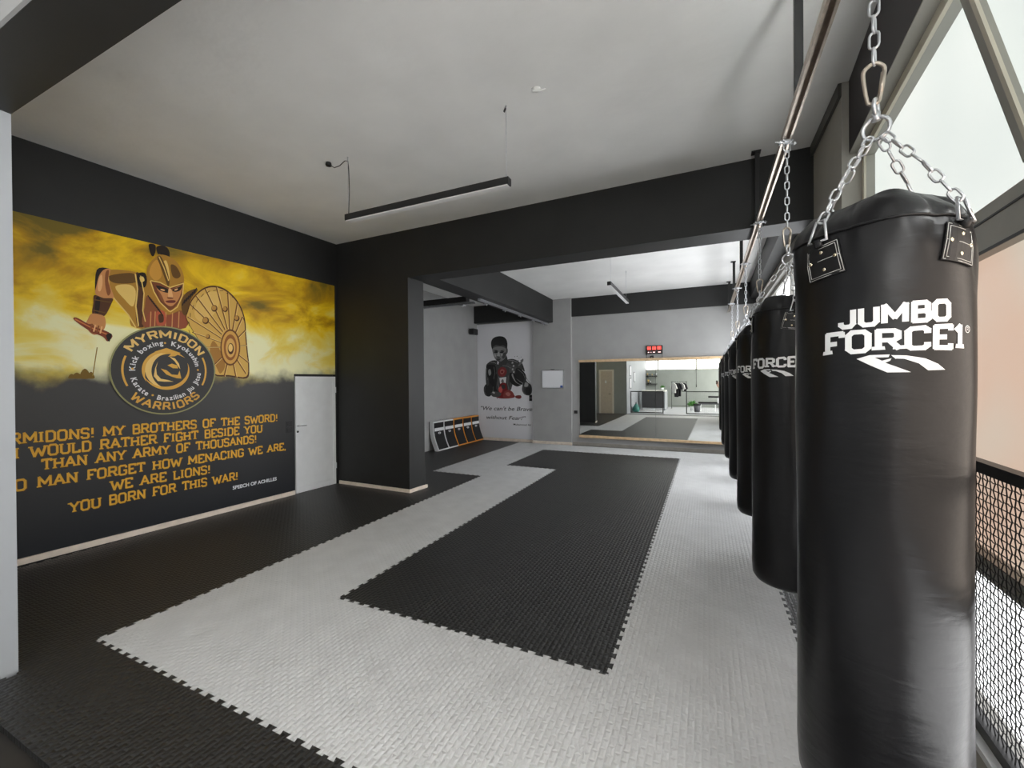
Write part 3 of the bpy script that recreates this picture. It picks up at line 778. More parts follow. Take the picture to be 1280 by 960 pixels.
def ring_text(body, r, h, mid, col, inner=False, wide=1.0, gap=1.12, bold=.012, caps=False):
    """letters one by one round the ring; inner = reads along the bottom"""
    gl = []
    for ch in body:
        if ch == ' ': gl.append((None, None, .34)); continue
        if caps:
            V, Fc, w_ = slab_text(ch, .22, 0); gl.append(([(x*wide, y*.74) for x, y in V], Fc, w_*wide)); continue
        V, Fc, w_ = text_mesh(ch, 1.0, bold); x0 = min(p[0] for p in V); V = [((p[0]-x0)*wide, p[1]) for p in V]
        gl.append((V, Fc, (w_-x0)*wide))
    tot = sum(g[2] for g in gl)*h + h*.16*gap*(len(gl)-1)
    sg = 1 if inner else -1
    an = mid - sg*tot/r/2
    em.d += .00012
    for V, Fc, w_ in gl:
        if V:
            out = []
            for x, y in V:
                aa = an + sg*(x*h)/r; rr = (r-y*h*1.0) if inner else (r+y*h)
                out.append(ep(rr, aa))
            em.mb.add([L3(p[0], p[1], em.d) for p in out], Fc, False, col)
        an += sg*(w_*h+h*.16*gap)/r
ring_text('MYRMIDON', .77, .22, math.radians(89), EGOLD_L, False, .92, .6, caps=True)
ring_text('WARRIORS', .93, .22, math.radians(-91), EGOLD, True, .92, .6, caps=True)
WHT = s2l(225, 225, 225)
ring_text('Kick boxing', .60, .15, math.radians(139), WHT, gap=.7, bold=.028); ring_text('Kyokushin', .60, .15, math.radians(46), WHT, gap=.7, bold=.028)
ring_text('Karate', .71, .15, math.radians(216), WHT, True, gap=.7, bold=.028); ring_text('Brazilian Jiu Jitsu', .71, .15, math.radians(304), WHT, True, gap=.7, bold=.028)
for an in (93, 178, 244, 2):
    em.poly(ellipse(*ep(.645, math.radians(an)), .011, .011, n=10), EGOLD)
# crested helmet mark
arc_band(.36, .48, math.radians(40), math.radians(215), EGOLD, taper=True)
arc_band(.30, .42, math.radians(85), math.radians(262), EGOLD_L, taper=True)
arc_band(.38, .46, math.radians(200), math.radians(385), EGOLD, taper=True)
T4 = lambda X, Y: on_left(120+X/7.3875, 395+Y/7.3846)
em.poly([(530, 330), (640, 296), (772, 342), (720, 372), (655, 376), (690, 345), (600, 345)], EGOLD, 0, T4)
em.poly([(668, 376), (720, 392), (756, 440), (768, 492), (752, 470), (716, 418)], EGOLD_L, 0, T4)
em.poly([(650, 455), (690, 440), (740, 456), (748, 484), (700, 482)], EGOLD, 0, T4)
em.poly([(588, 486), (640, 500), (690, 540), (745, 545), (762, 505), (778, 578), (735, 574), (690, 560), (640, 540)], EGOLD, 0, T4)
em.poly([(562, 420), (545, 480), (552, 540), (590, 580), (650, 590), (706, 606), (620, 606), (560, 600), (524, 556), (536, 480)], EGOLD_L, 0, T4)
em.build('emblem', M['print'], mural)
# speech lettering
le = Art(L3, .0045)
YEL = s2l(232, 178, 62)
for body, y0, y1, zb in (('MYRMIDONS! MY BROTHERS OF THE SWORD!', -.975, 1.648, 1.083), ('I WOULD RATHER FIGHT BESIDE YOU', -.775, 1.432, .955),
        ('THAN ANY ARMY OF THOUSANDS!', -.606, 1.355, .824), ('NO MAN FORGET HOW MENACING WE ARE,', -.86, 1.767, .668),
        ('WE ARE LIONS!', -.125, .797, .525), ('YOU BORN FOR THIS WAR!', -.429, 1.114, .380)):
    V, Fc, w_ = slab_text(body, .205, .19, .12); k = (y1-y0)/w_
    V = [(y0+x*k, zb+y*.092) for x, y in V]
    le.mesh2d([(p[0]+.006, p[1]-.006) for p in V], Fc, s2l(96, 62, 24)); le.mesh2d(V, Fc, YEL)
V, Fc, w_ = text_mesh('SPEECH OF ACHILLES', 1, .03); k = (1.622-1.046)/w_
le.mesh2d([(1.046+x*k, .263+y*.062) for x, y in V], Fc, s2l(225, 228, 232))
le.build('lettering', M['print'], mural)

# boxer poster in the niche
def B3(x, z, d): return Vector((x, 8.122-d, z))
poster = thing('wall_poster', 'tall white poster of a boxer in grey and red ink with a quote below', 'poster', (-2.53, 8.122, .05))
MB().box(-3.392, -1.685, 8.116, 8.127, .055, 3.22).build('sheet', M['poster'], poster)
pa = Art(B3, .0062)
T5 = lambda X, Y: on_back(600+X/7.386, 410+Y/7.386)
P = lambda pts, g, sm=4: pa.poly(pts, s2l(*((g, g, g) if not isinstance(g, tuple) else g)), sm, T5)
P([(150, 330), (190, 345), (245, 300), (300, 290), (380, 330), (400, 380), (330, 420), (270, 600), (140, 620), (60, 380), (80, 330)], 82)      # shoulders, trunk
P([(60, 340), (100, 305), (150, 300), (160, 330), (130, 350), (80, 352)], 62)
P([(240, 300), (300, 285), (360, 310), (395, 360), (380, 400), (330, 360), (280, 340)], 70)
P([(58, 360), (90, 338), (140, 346), (152, 400), (132, 470), (124, 540), (70, 560), (54, 480)], 34)     # near glove and arm
P([(40, 540), (70, 510), (112, 530), (118, 590), (90, 632), (50, 620), (36, 580)], 46); P([(76, 395), (95, 380), (104, 420), (86, 440)], 150); P([(60, 470), (80, 460), (84, 520), (64, 530)], 70)
P([(140, 440), (176, 430), (180, 560), (150, 610), (126, 570)], 40)
P([(262, 430), (300, 410), (330, 430), (400, 500), (350, 540), (300, 520), (268, 480)], 30)      # far glove
P([(330, 380), (365, 370), (410, 410), (430, 460), (412, 510), (370, 500), (330, 440)], 40)
P([(300, 420), (340, 470), (400, 512), (380, 526), (330, 500), (296, 446)], 150); P([(306, 428), (344, 476), (394, 514), (372, 520), (332, 492)], 30)
P([(386, 318), (404, 360), (414, 400), (398, 392), (384, 350)], 60)
P([(412, 470), (440, 500), (474, 530), (480, 590), (455, 622), (410, 612), (388, 570), (396, 520)], 58); P([(420, 500), (446, 516), (440, 540), (410, 540)], 150); P([(420, 560), (460, 550), (466, 600), (430, 606)], 36)
P([(150, 345), (230, 340), (270, 380), (268, 560), (200, 600), (150, 560), (160, 450)], 70)
P([(170, 385), (200, 360), (236, 372), (248, 410), (222, 446), (186, 446), (166, 420)], (124, 50, 50)); P([(186, 395), (206, 380), (228, 396), (214, 424), (192, 424)], (160, 96, 90)); P([(196, 400), (214, 396), (212, 414), (198, 414)], (110, 24, 26))
P([(180, 460), (244, 452), (240, 510), (186, 514)], 214, 0); P([(196, 490), (212, 472), (222, 496), (208, 508)], 110)
P([(190, 514), (240, 510), (256, 570), (300, 600), (320, 640), (220, 652), (150, 640), (130, 610), (170, 590)], (120, 34, 36))
P([(226, 590), (268, 572), (306, 596), (312, 634), (250, 650), (214, 640)], (134, 62, 58)); P([(170, 560), (196, 540), (210, 570), (190, 600)], (196, 90, 84)); P([(200, 530), (228, 524), (232, 556), (206, 560)], 60)
P([(236, 606), (262, 592), (284, 612), (262, 630)], (176, 112, 106)); P([(330, 626), (372, 620), (384, 640), (364, 654), (330, 644)], (120, 56, 54))
P([(100, 600), (140, 586), (196, 600), (180, 632), (120, 634)], 80); P([(112, 596), (134, 590), (136, 606)], 190)
for x, y, r in ((344, 262, 4), (362, 278, 3), (322, 264, 3), (352, 300, 4), (380, 300, 5), (392, 292, 6), (300, 350, 5), (310, 340, 4), (250, 360, 4), (160, 650, 4), (380, 268, 3)): P(ellipse(x, y, r, r, n=10), 60, 0)
for x, y in ((296, 310), (306, 340), (298, 372), (308, 396)): P([(x, y), (x+14, y+4), (x+10, y+20), (x-4, y+18)], 170, 0)
P([(392, 286), (402, 300), (376, 340), (352, 350)], 110)
P([(190, 300), (240, 250), (256, 300), (240, 340), (200, 352), (172, 330)], 64)        # neck
P([(112, 190), (116, 160), (150, 146), (200, 142), (240, 160), (250, 200), (244, 250), (226, 286), (196, 308), (168, 310), (142, 286), (124, 246)], 128)   # face
P([(112, 196), (118, 164), (150, 150), (200, 146), (238, 164), (248, 204), (236, 186), (196, 172), (150, 174), (126, 184)], 84)
P([(104, 160), (106, 122), (124, 94), (154, 80), (190, 76), (222, 84), (244, 106), (254, 140), (252, 186), (244, 200), (236, 172), (214, 160), (184, 164), (150, 158), (126, 170), (114, 196)], 44)   # hair
P([(126, 222), (150, 214), (170, 224), (150, 232)], 36); P([(182, 226), (204, 214), (224, 216), (208, 232)], 36)
P([(122, 206), (150, 204), (172, 216), (150, 214)], 30); P([(182, 216), (206, 204), (230, 206), (206, 212)], 30)
P([(166, 226), (178, 224), (186, 262), (172, 272), (158, 264)], 168); P([(156, 262), (186, 264), (180, 272), (162, 272)], 50)
P([(152, 284), (176, 280), (194, 286), (178, 298), (158, 296)], 60); P([(214, 236), (242, 226), (236, 262), (218, 284), (206, 270)], 72); P([(130, 240), (148, 246), (150, 266), (138, 262)], 168); P([(196, 240), (212, 240), (204, 262)], 176); P([(150, 300), (190, 302), (176, 312)], 60)
for q_, g_ in (([(96, 312), (140, 322), (150, 330)], 150), ([(262, 296), (310, 300), (350, 318)], 150), ([(66, 372), (62, 430), (70, 480)], 130), ([(130, 360), (140, 410), (128, 470)], 120), ([(176, 450), (168, 520), (178, 560)], 140), ([(262, 440), (258, 520), (268, 570)], 130), ([(420, 440), (444, 484), (472, 520)], 150), ([(350, 380), (400, 420), (420, 470)], 120), ([(48, 540), (44, 590), (60, 620)], 120), ([(398, 540), (400, 590), (420, 612)], 120), ([(210, 346), (250, 352), (290, 372)], 130)):
    pa.line(smooth_poly(q_, 1), .012, s2l(g_, g_, g_), T5)
P([(244, 196), (256, 190), (258, 222), (246, 240)], 90)
pa.build('boxer_figure', M['print'], poster)
pt = None
def back_text(body, X0, X1, Ybase, Ycap, col, shear=0, bold=0, dx=0):
    pt = Art(B3, .0065)
    V, Fc, w_ = text_mesh(body, 1, bold, shear); xm = min(p[0] for p in V)
    p0, p1, pc = T5(X0, Ybase), T5(X1, Ybase), T5(X0, Ycap)
    k = (p1[0]-p0[0])/(w_-xm); kz = (pc[1]-p0[1])/.72
    pt.mesh2d([(p0[0]+(x-xm)*k, p0[1]+y*kz) for x, y in V], Fc, col)
    pt.build('lettering', M['print'], poster)
back_text('"We can\'t be Brave', 8, 484, 756, 720, s2l(20, 20, 22), .25, .006)
back_text('without Fear!"', 60, 422, 838, 804, s2l(20, 20, 22), .25, .006)
back_text('Muhammad Ali', 310, 470, 898, 880, s2l(30, 30, 32), 0, 0.005)


# ================================================================== bag rail, chains and bags
RAILX = 2.952
def strut_profile(w=.05, h=.04, t=.004, lip=.012):
    return [(-w/2, h), (w/2, h), (w/2, 0), (w/2-lip, 0), (w/2-lip, t), (w/2-t, t), (w/2-t, h-t), (-w/2+t, h-t), (-w/2+t, t), (-w/2+lip, t), (-w/2+lip, 0), (-w/2, 0)]
def strut(mb, p0, p1):
    p0 = Vector(p0); p1 = Vector(p1); d = (p1-p0).normalized(); side = Vector((d.y, -d.x, 0)); n = 12
    pr = strut_profile(); vs = [p+side*x+Vector((0, 0, z)) for p in (p0, p1) for x, z in pr]
    return mb.add(vs, [tuple(range(n)), tuple(range(2*n-1, n-1, -1))]+[(i, n+i, n+(i+1) % n, (i+1) % n) for i in range(n)])
rail = thing('bag_rail', 'long zinc strut rail on black drop posts carrying the row of punching bags', 'rail', (RAILX, 3, 3.088))
strut(MB(), (RAILX, -2.25, 3.088), (RAILX, 8.09, 3.088)).build('strut_channel', M['strut'], rail)
for y, zt in ((.42, ZC), (2.42, ZC), (4.46, ZB), (6.18, ZB), (7.86, ZB), (-1.2, ZC)):
    po = MB().box(RAILX-.02, RAILX+.02, y-.02, y+.02, 3.129, zt-.012, bev=.003).build('drop_post', M['blacksteel'], rail)
    MB().box(RAILX-.05, RAILX+.03, y-.04, y+.04, zt-.012, zt-.001).build('mounting_plate', M['blacksteel'], po)

def link_mb(mb, c, t, w, L, W, r, n=6):
    """oval chain link centred at c, long axis t, lying in the plane t-w"""
    pts = []; R = W/2-r; S = L/2-r-R
    for i in range(7): a = -PI/2+PI*i/6; pts.append(c+t*(S+R*math.cos(a))+w*(R*math.sin(a)))
    for i in range(7): a = PI/2+PI*i/6; pts.append(c+t*(-S+R*math.cos(a))+w*(R*math.sin(a)))
    return mb.tube(pts, r, n, closed=True)
def chain(mb, p0, p1, L=.058, W=.03, r=.0038, twist=0.0):
    p0 = Vector(p0); p1 = Vector(p1); d = p1-p0; t = d.normalized()
    n = max(1, round((d.length)/(L-2.2*r))); step = d.length/n
    a = t.cross(Vector((.3, .9, .2))).normalized(); b = t.cross(a)
    for i in range(n):
        an = twist+(PI/2 if i % 2 else 0)+random.uniform(-.15, .15)
        link_mb(mb, p0+t*step*(i+.5), t, a*math.cos(an)+b*math.sin(an), step+2.2*r, W, r)
    return mb
def ring(mb, c, R, r, nrm, n=20):
    nrm = Vector(nrm).normalized(); a = nrm.orthogonal().normalized(); b = nrm.cross(a)
    return mb.tube([Vector(c)+a*R*math.cos(2*PI*i/n)+b*R*math.sin(2*PI*i/n) for i in range(n)], r, 7, closed=True)

# the hanger from rail to bag: clamp, chain, snap hook  (local z 0 = lower end of the hook, 2.43 m above the mats)
HZ = 2.425
def make_hanger():
    t = thing('hanging_chain', '', 'chain', (0, 0, 0))
    zr = 3.088-HZ
    c = MB().box(-.034, .034, -.014, .014, zr-.012, zr-.001, bev=.002)
    c.tube([(-.075, 0, zr-.02), (.06, 0, zr-.02)], .006); c.tube([(-.05, 0, zr-.02), (-.042, 0, zr-.02)], .014, 6); c.tube([(.042, 0, zr-.02), (.05, 0, zr-.02)], .014, 6)
    c.tube([(0, -.04, zr-.028), (0, .04, zr-.028)], .005)
    c.build('rail_clamp', M['steel'], t)
    s = MB().tube([(-.02, 0, zr-.012), (-.021, 0, zr-.06), (-.012, 0, zr-.074), (.012, 0, zr-.074), (.021, 0, zr-.06), (.02, 0, zr-.012)], .005)
    s.build('shackle', M['steel'], t)
    chain(MB(), (0, 0, zr-.066), (0, 0, .118), twist=.2).build('chain', M['steel'], t)
    k = MB()
    pts = [(-.012, 0, .004), (-.018, 0, .02), (-.026, 0, .085), (-.022, 0, .108), (0, 0, .122), (.018, 0, .112), (.024, 0, .092), (.014, 0, .02), (.008, 0, .004)]
    k.tube([(x, 0, z) for x, z in smooth_poly([(p[0], p[2]) for p in pts], 4)], .0055, 8, closed=True); k.tube([(.022, .0, .09), (.015, 0, .03)], .0065)
    k.build('snap_hook', M['strut'], t)
    return t

BZ, BR = .13, .2
def bag_r(th, z):
    """radius of the bag skin with the pull of four straps and soft creases"""
    prof = [(.22, .13), (.232, .178), (.26, .195), (.34, .2), (.6, .198), (1.0, .199), (1.4, .202), (1.72, .203), (1.82, .201), (1.88, .196), (1.93, .180), (1.965, .150)]
    r = prof[-1][1]
    for (z0, r0), (z1, r1) in zip(prof[:-1], prof[1:]):
        if z0 <= z <= z1 and z1 > z0:
            k = (z-z0)/(z1-z0); r = r0+(r1-r0)*k; break
    s = max(0, min(1, (z-1.62)/.3))
    r += s*.008*math.cos(4*(th-STRAP))
    r += s*.0065*math.sin(7*(th-STRAP)+z*20)*max(0, math.cos(4*(th-STRAP)))
    q = ((th-STRAP-PI/4+PI/4) % (PI/2))-PI/4            # angle from the nearest strap
    for c_, w_, a_ in ((.36, .07, .011), (-.34, .08, .010), (.55, .10, .005)):
        r -= s*s*a_*math.exp(-((q-c_-(z-1.8)*.5*(1 if c_ < 0 else -1))/w_)**2)
    r += .0022*math.sin(3*th+z*3.1)*math.sin(z*5+th)+.0012*math.sin(7*th-z*9)
    return r
STRAP = 0.0
def cyl(th, z, d=0): r = bag_r(th, z)+d; return Vector((r*math.cos(th), r*math.sin(th), z))
def bend(V, Fc, th0, z0, d): return [cyl(th0+x/BR, z0+y, d) for x, y in V], Fc
def subdiv_print(V, Fc, maxlen=.012):
    b = bmesh.new(); vs = [b.verts.new((x, y, 0)) for x, y in V]
    for f in Fc:
        try: b.faces.new([vs[i] for i in f])
        except ValueError: pass
    bmesh.ops.triangulate(b, faces=b.faces[:])
    for _ in range(4):
        e = [e for e in b.edges if e.calc_length() > maxlen]
        if not e: break
        bmesh.ops.subdivide_edges(b, edges=e, cuts=1); bmesh.ops.triangulate(b, faces=[f for f in b.faces if len(f.verts) > 3])
    b.verts.index_update(); out = [(v.co.x, v.co.y) for v in b.verts], [[v.index for v in f.verts] for f in b.faces]
    b.free(); return out
def force_logo():
    """arched slab lettering FORCE1 with the registered ring: metres, centred on x = 0, y = 0 at its foot"""
    V, Fc, w_ = slab_text('FORCE1', .235, .22, .18); k = .31/w_; out = []
    for x, y in V:
        X = x*k-.155; q = (X/.155)
        h = .048+.008*abs(q); base = .008*(1-q*q)+.006+(.007*q if q > 0 else 0)
        out.append((X, base+y*h))
    n = len(out); R = []
    for r in (.0095, .0078):
        R.append([(.166+r*math.cos(2*PI*i/16), .062+r*math.sin(2*PI*i/16)) for i in range(16)])
    out += R[0]+R[1]; Fc = list(Fc)+[(n+i, n+(i+1) % 16, n+16+(i+1) % 16, n+16+i) for i in range(16)]
    V2, F2, w2 = slab_text('R', .11, 0); n = len(out)
    out += [(.1625+x*.0085, .0575+y*.009) for x, y in V2]; Fc += [tuple(n+i for i in f) for f in F2]
    return out, Fc
def swoosh():
    # F1 mark: slanted F flowing into a swept 1   (photo crop 330..770 x 815..905 -> metres)
    sx = lambda X: (X-520)*.000405; sy = lambda Y: (905-Y)*.00052
    A_ = [(330, 832), (395, 815), (492, 815), (486, 828), (420, 828), (455, 845), (500, 834), (494, 846), (470, 856), (592, 904), (480, 904), (400, 868)]
    B_ = [(520, 838), (498, 818), (570, 822), (660, 838), (730, 866), (772, 894), (676, 896), (630, 862), (560, 838), (524, 836)]
    V = []; Fc = []
    for pl in (A_, B_):
        n = len(V); V += [(sx(x), sy(y)) for x, y in pl]; Fc.append(tuple(range(n, n+len(pl))))
    return V, Fc

def make_bag(jumbo, logo_th, strap_th, name_label, y):
    global STRAP
    STRAP = strap_th
    t = thing('punching_bag', name_label, 'punching bag', (0, 0, 0), 'black punching bags on the rail')
    NT, zs = 96, [0, .22, .226, .232, .246, .26, .30, .34]+[.34+.05*i for i in range(1, 26)]+[1.62, 1.65, 1.68, 1.71, 1.74, 1.77, 1.80, 1.83, 1.86, 1.885, 1.90]
    vs = [Vector((0, 0, .218))]; fs = []
    rings = zs[1:]
    for z in rings:
        for j in range(NT): th = 2*PI*j/NT; vs.append(cyl(th, z))
    for j in range(NT): fs.append((0, 1+(j+1) % NT, 1+j))
    for i in range(len(rings)-1):
        for j in range(NT): a, b2 = 1+i*NT, 1+(i+1)*NT; fs.append((a+j, a+(j+1) % NT, b2+(j+1) % NT, b2+j))
    MB().add(vs, fs, True).build('bag_body', M['leather'], t)
    # folded cover with the piped rim
    cz = [(1.892, .003), (1.915, .004), (1.94, .003), (1.965, .001)]
    vs = []; fs = []
    for z, d in cz:
        for j in range(NT):
            th = 2*PI*j/NT; zz = z+.012*math.cos(4*(th-STRAP))*((z-1.87)/.09); p = cyl(th, z, d); p.z = zz; vs.append(p)
    for r, z in ((.12, 1.982), (.06, 1.99), (.0, 1.99)):
        for j in range(NT): th = 2*PI*j/NT; vs.append(Vector((r*math.cos(th), r*math.sin(th), z+.006*math.cos(4*(th-STRAP)))))
    for i in range(len(cz)+2):
        for j in range(NT): fs.append((i*NT+j, i*NT+(j+1) % NT, (i+1)*NT+(j+1) % NT, (i+1)*NT+j))
    cv = MB().add(vs, fs, True).build('bag_cover', M['leather'], t)
    MB().tube([cyl(2*PI*j/NT, 1.893, .003) for j in range(NT)], .0035, 6, closed=True).build('piping', M['leather2'], cv)
    # prints
    V, Fc = subdiv_print(*force_logo()); pv, pf = bend(V, Fc, logo_th, 1.668-BZ, .0012)
    MB().add(pv, pf).build('brand_lettering', M['white_print'], t)
    V, Fc = subdiv_print(*swoosh()); pv, pf = bend(V, Fc, logo_th-.01, 1.622-BZ, .0012)
    MB().add(pv, pf).build('swoosh_mark', M['white_print'], t)
    if jumbo:
        V, Fc, w_ = slab_text('JUMBO', .27, 0); x0 = min(p[0] for p in V); k = .232/(w_-x0)
        V = [((x-x0)*k-.116+.002, y*.045+.007*((x-x0)*k/.232-.5)) for x, y in V]
        V, Fc = subdiv_print(V, Fc); pv, pf = bend(V, Fc, logo_th-.03, 1.751-BZ, .0012)
        MB().add(pv, pf).build('size_lettering', M['white_print'], t)
    # straps with rivets, rings and chains
    for k in range(4):
        th = strap_th+PI/4+k*PI/2; tl = (.24 if k % 2 else -.24)
        z0 = 1.815; hw, hh = .052, .05
        def pp(u, v, d): # patch coordinates, leaning with the pull
            uu = u*math.cos(tl)-v*math.sin(tl); vv = u*math.sin(tl)*.55+v*math.cos(tl)
            return cyl(th+uu/BR, z0+vv, d)
        n = 6; g = MB(); vs = []; fs = []
        for d in (.001, .0055):
            for a in range(n+1):
                for b2 in range(n+1): vs.append(pp(-hw+2*hw*a/n, -hh+2*hh*b2/n, d))
        K = (n+1)**2
        for a in range(n):
            for b2 in range(n):
                q = a*(n+1)+b2; fs.append((K+q, K+q+n+1, K+q+n+2, K+q+1)); fs.append((q, q+1, q+n+2, q+n+1))
        bd = [a*(n+1) for a in range(n+1)]+[n*(n+1)+b2 for b2 in range(1, n+1)]+[a*(n+1)+n for a in range(n-1, -1, -1)]+[b2 for b2 in range(n-1, 0, -1)]
        for i in range(len(bd)): a, b2 = bd[i], bd[(i+1) % len(bd)]; fs.append((a, b2, K+b2, K+a))
        g.add(vs, fs)
        so = g.build('strap_patch', M['leather2'], t)
        st = MB()
        def seam(p): 
            st.tube([pp(u, v, .0058) for u, v in p], .0009, 4)
        for e in (.94, .82):
            seam([(-hw*e, -hh*e), (0, -hh*e), (hw*e, -hh*e)]); seam([(-hw*e, hh*e), (0, hh*e), (hw*e, hh*e)])
            seam([(-hw*e, -hh*e), (-hw*e, 0), (-hw*e, hh*e)]); seam([(hw*e, -hh*e), (hw*e, 0), (hw*e, hh*e)])
        seam([(-hw*.94, .004), (0, .004), (hw*.94, .004)])
        st.build('stitching', M['stitch'], so)
        for u, v in ((0, .028), (0, -.026), (-.036, .004), (.036, .004)):
            c = pp(u, v, .006); nrm = Vector((math.cos(th), math.sin(th), 0))
            b = bmesh.new(); bmesh.ops.create_uvsphere(b, u_segments=8, v_segments=6, radius=.0055)
            for v_ in b.verts: v_.co = c+v_.co-nrm*v_.co.dot(nrm)*.5
            MB().bm(b, None, True).build('rivet', M['rivet'], so)
        # loop of webbing and wire ring
        c0, c1 = pp(-.02, hh, .004), pp(.02, hh, .004); top = cyl(th, 1.905, .012)
        MB().tube([pp(0, hh-.004, .006), pp(0, hh+.014, .012), pp(0, hh+.018, .008), pp(0, hh+.004, .004)], [.012, .013, .013, .012], 6).build('strap_loop', M['leather2'], so)
        rd = Vector((math.cos(th), math.sin(th), 0)); tg = Vector((-math.sin(th), math.cos(th), 0))
        base = pp(0, hh+.012, .012)
        MB().tube([base-tg*.028, base+tg*.028, base+tg*.012+Vector((0, 0, .062))-rd*.012, base-tg*.012+Vector((0, 0, .062))-rd*.012], .0042, 7, closed=True).build('strap_ring', M['steel'], so)
        p0 = base+Vector((0, 0, .055))-rd*.012; p1 = Vector((.02*math.cos(th), .02*math.sin(th), 2.195))
        mid = (p0+p1)/2+Vector((0, 0, .004))+rd*.008
        ch = MB(); chain(ch, p0, mid, .05, .026, .0033); chain(ch, mid, p1, .05, .026, .0033, PI/2)
        ch.build('strap_chain', M['steel'], t)
    sw = MB(); ring(sw, (0, 0, 2.222), .032, .0055, (.5, 1, .1)); sw.build('gather_ring', M['steel'], t)
    sw = MB(); sw.tube([(0, 0, 2.245), (0, 0, 2.268)], .011, 10); ring(sw, (0, 0, 2.284), .024, .0055, (1, -.5, 0)); sw.build('swivel', M['steel'], t)
    for c in t.children: c.location.z -= .22
    t.location = (RAILX+.004, y, BZ+.22)
    return t
BAGY = [-.70, .784, 2.242, 3.765, 5.304, 6.816]
names = ['nearest of the row', 'second from the camera', 'third from the camera', 'fourth from the camera', 'fifth from the camera', 'farthest from the camera']
hang0 = make_hanger()
make_bag(True, math.radians(-95), math.radians(-97), 'big black punching bag with two lines of white lettering, nearest on the rail', BAGY[0])
bag2 = None
for i, y in enumerate(BAGY):
    lab = 'steel chain with snap hook holding the punching bag %s' % names[i]
    if i == 0: h = hang0; h['label'] = lab; h['group'] = 'steel chains on the bag rail'; h.location = (RAILX, y, HZ)
    else: h = copy_tree(hang0, (RAILX, y, HZ), [0, .5, -.3, .25, -.1, .4][i], lab)
    if i == 1: bag2 = make_bag(False, math.radians(-120), math.radians(-137), 'black punching bag with one line of lettering, %s on the rail' % names[1], y)
    elif i > 1: copy_tree(bag2, (RAILX+.004, y, BZ+.22), [0, 0, .02, -.05, .1, -.03][i], 'black punching bag with one line of lettering, %s on the rail' % names[i])

# ================================================================== ceiling lights
def pendant(p0, p1, label, wires, cord):
    p0 = Vector(p0); p1 = Vector(p1); d = (p1-p0).normalized(); s = Vector((-d.y, d.x, 0)); L_ = (p1-p0).length
    R = Matrix.Translation(p0) @ Matrix(((d.x, s.x, 0, 0), (d.y, s.y, 0, 0), (0, 0, 1, 0), (0, 0, 0, 1)))
    t = thing('pendant_light', label, 'light', tuple((p0+p1)/2), 'linear pendant lights')
    MB().box(0, L_, -.03, .03, .008, .068, R, .002).build('housing', M['blacksteel'], t)
    MB().box(.012, L_-.012, -.0265, .0265, .001, .0079, R).build('diffuser', M['diffuser'], t)
    MB().box(-.0015, -.0001, -.025, .025, .014, .062, R).build('end_cap', M['plasticblack'], t)
    for (x, y, zt) in wires: 
        wq = MB().tube([(x, y, p0.z+.068), (x, y, zt-.001)], .0022, 5).build('suspension_wire', M['steel'], t)
        MB().tube([(x, y, p0.z+.066), (x, y, p0.z+.082)], .005, 6).tube([(x, y, zt-.03), (x, y, zt-.001)], .006, 8).build('wire_grip', M['steel'], wq)
    if cord:
        c = MB(); c.tube([(-.685, .79, 3.26), (-.683, .80, 3.5), (-.690, .80, 3.70), (-.70, .80, 3.79), (-.74, .80, 3.80), (-.80, .79, 3.76), (-.86, .78, 3.75), (-.92, .78, 3.79)], .004, 6).build('power_cord', M['plasticblack'], t)
        MB().lathe([(.0, 0), (.026, 0), (.03, .012), (.026, .034), (0, .034)], 14, (-.94, .78, ZC-.036)).build('ceiling_rose', M['plasticblack'], t)
        MB().tube([(1.04, .76, 3.81), (1.03, .75, 3.77), (1.04, .74, 3.755), (1.048, .75, 3.79)], .004, 6).build('wire_end', M['plasticblack'], t)
    return t
pendant((-.71, .79, 3.186), (1.06, .79, 3.186), 'long black linear pendant light hanging in the front bay', [(-.69, .79, ZC), (1.045, .76, ZC)], True)
pendant((1.10, 4.42, 3.12), (1.10, 6.16, 3.12), 'black linear pendant light in the far bay, pointing at the mirror', [(1.10, 4.55, ZB), (1.10, 6.0, ZB)], False)
hk = MB().tube([(1.31, .67, ZC-.001), (1.31, .67, ZC-.02), (1.36, .68, ZC-.026), (1.41, .69, ZC-.014)], .008, 6).lathe([(0, 0), (.03, 0), (.034, .01), (0, .012)], 12, (1.34, .68, ZC-.014))
tag(hk.build('ceiling_hook', M['ceiling']), 'small white hook on the ceiling above the pendant light', 'hook')

# ================================================================== back wall
mirror = thing('wall_mirror', 'long low mirror with pine battens above and below on the back wall', 'mirror', (1.4, 8.12, .18))
def mir_y(x, z): return 8.112-.0114*x-.0044*z
def mir_pane(x0, x1):
    z0, z1 = .24, 2.082
    v = [(x, mir_y(x, z), z) for x in (x0, x1) for z in (z0, z1)]+[(x, 8.128, z) for x in (x0, x1) for z in (z0, z1)]
    return MB().add(v, [(0, 2, 3, 1), (4, 5, 7, 6), (0, 1, 5, 4), (2, 6, 7, 3), (0, 4, 6, 2), (1, 3, 7, 5)])
mir_pane(-.42, 1.412).build('mirror_pane', M['mirror'], mirror); mir_pane(1.418, 3.28).build('mirror_pane', M['mirror'], mirror)
MB().box(-.43, 3.3, 8.05, 8.128, 2.083, 2.14, bev=.003).build('batten', M['wood'], mirror)
MB().box(-.43, 3.3, 8.05, 8.128, .185, .239, bev=.003).build('batten', M['wood'], mirror)

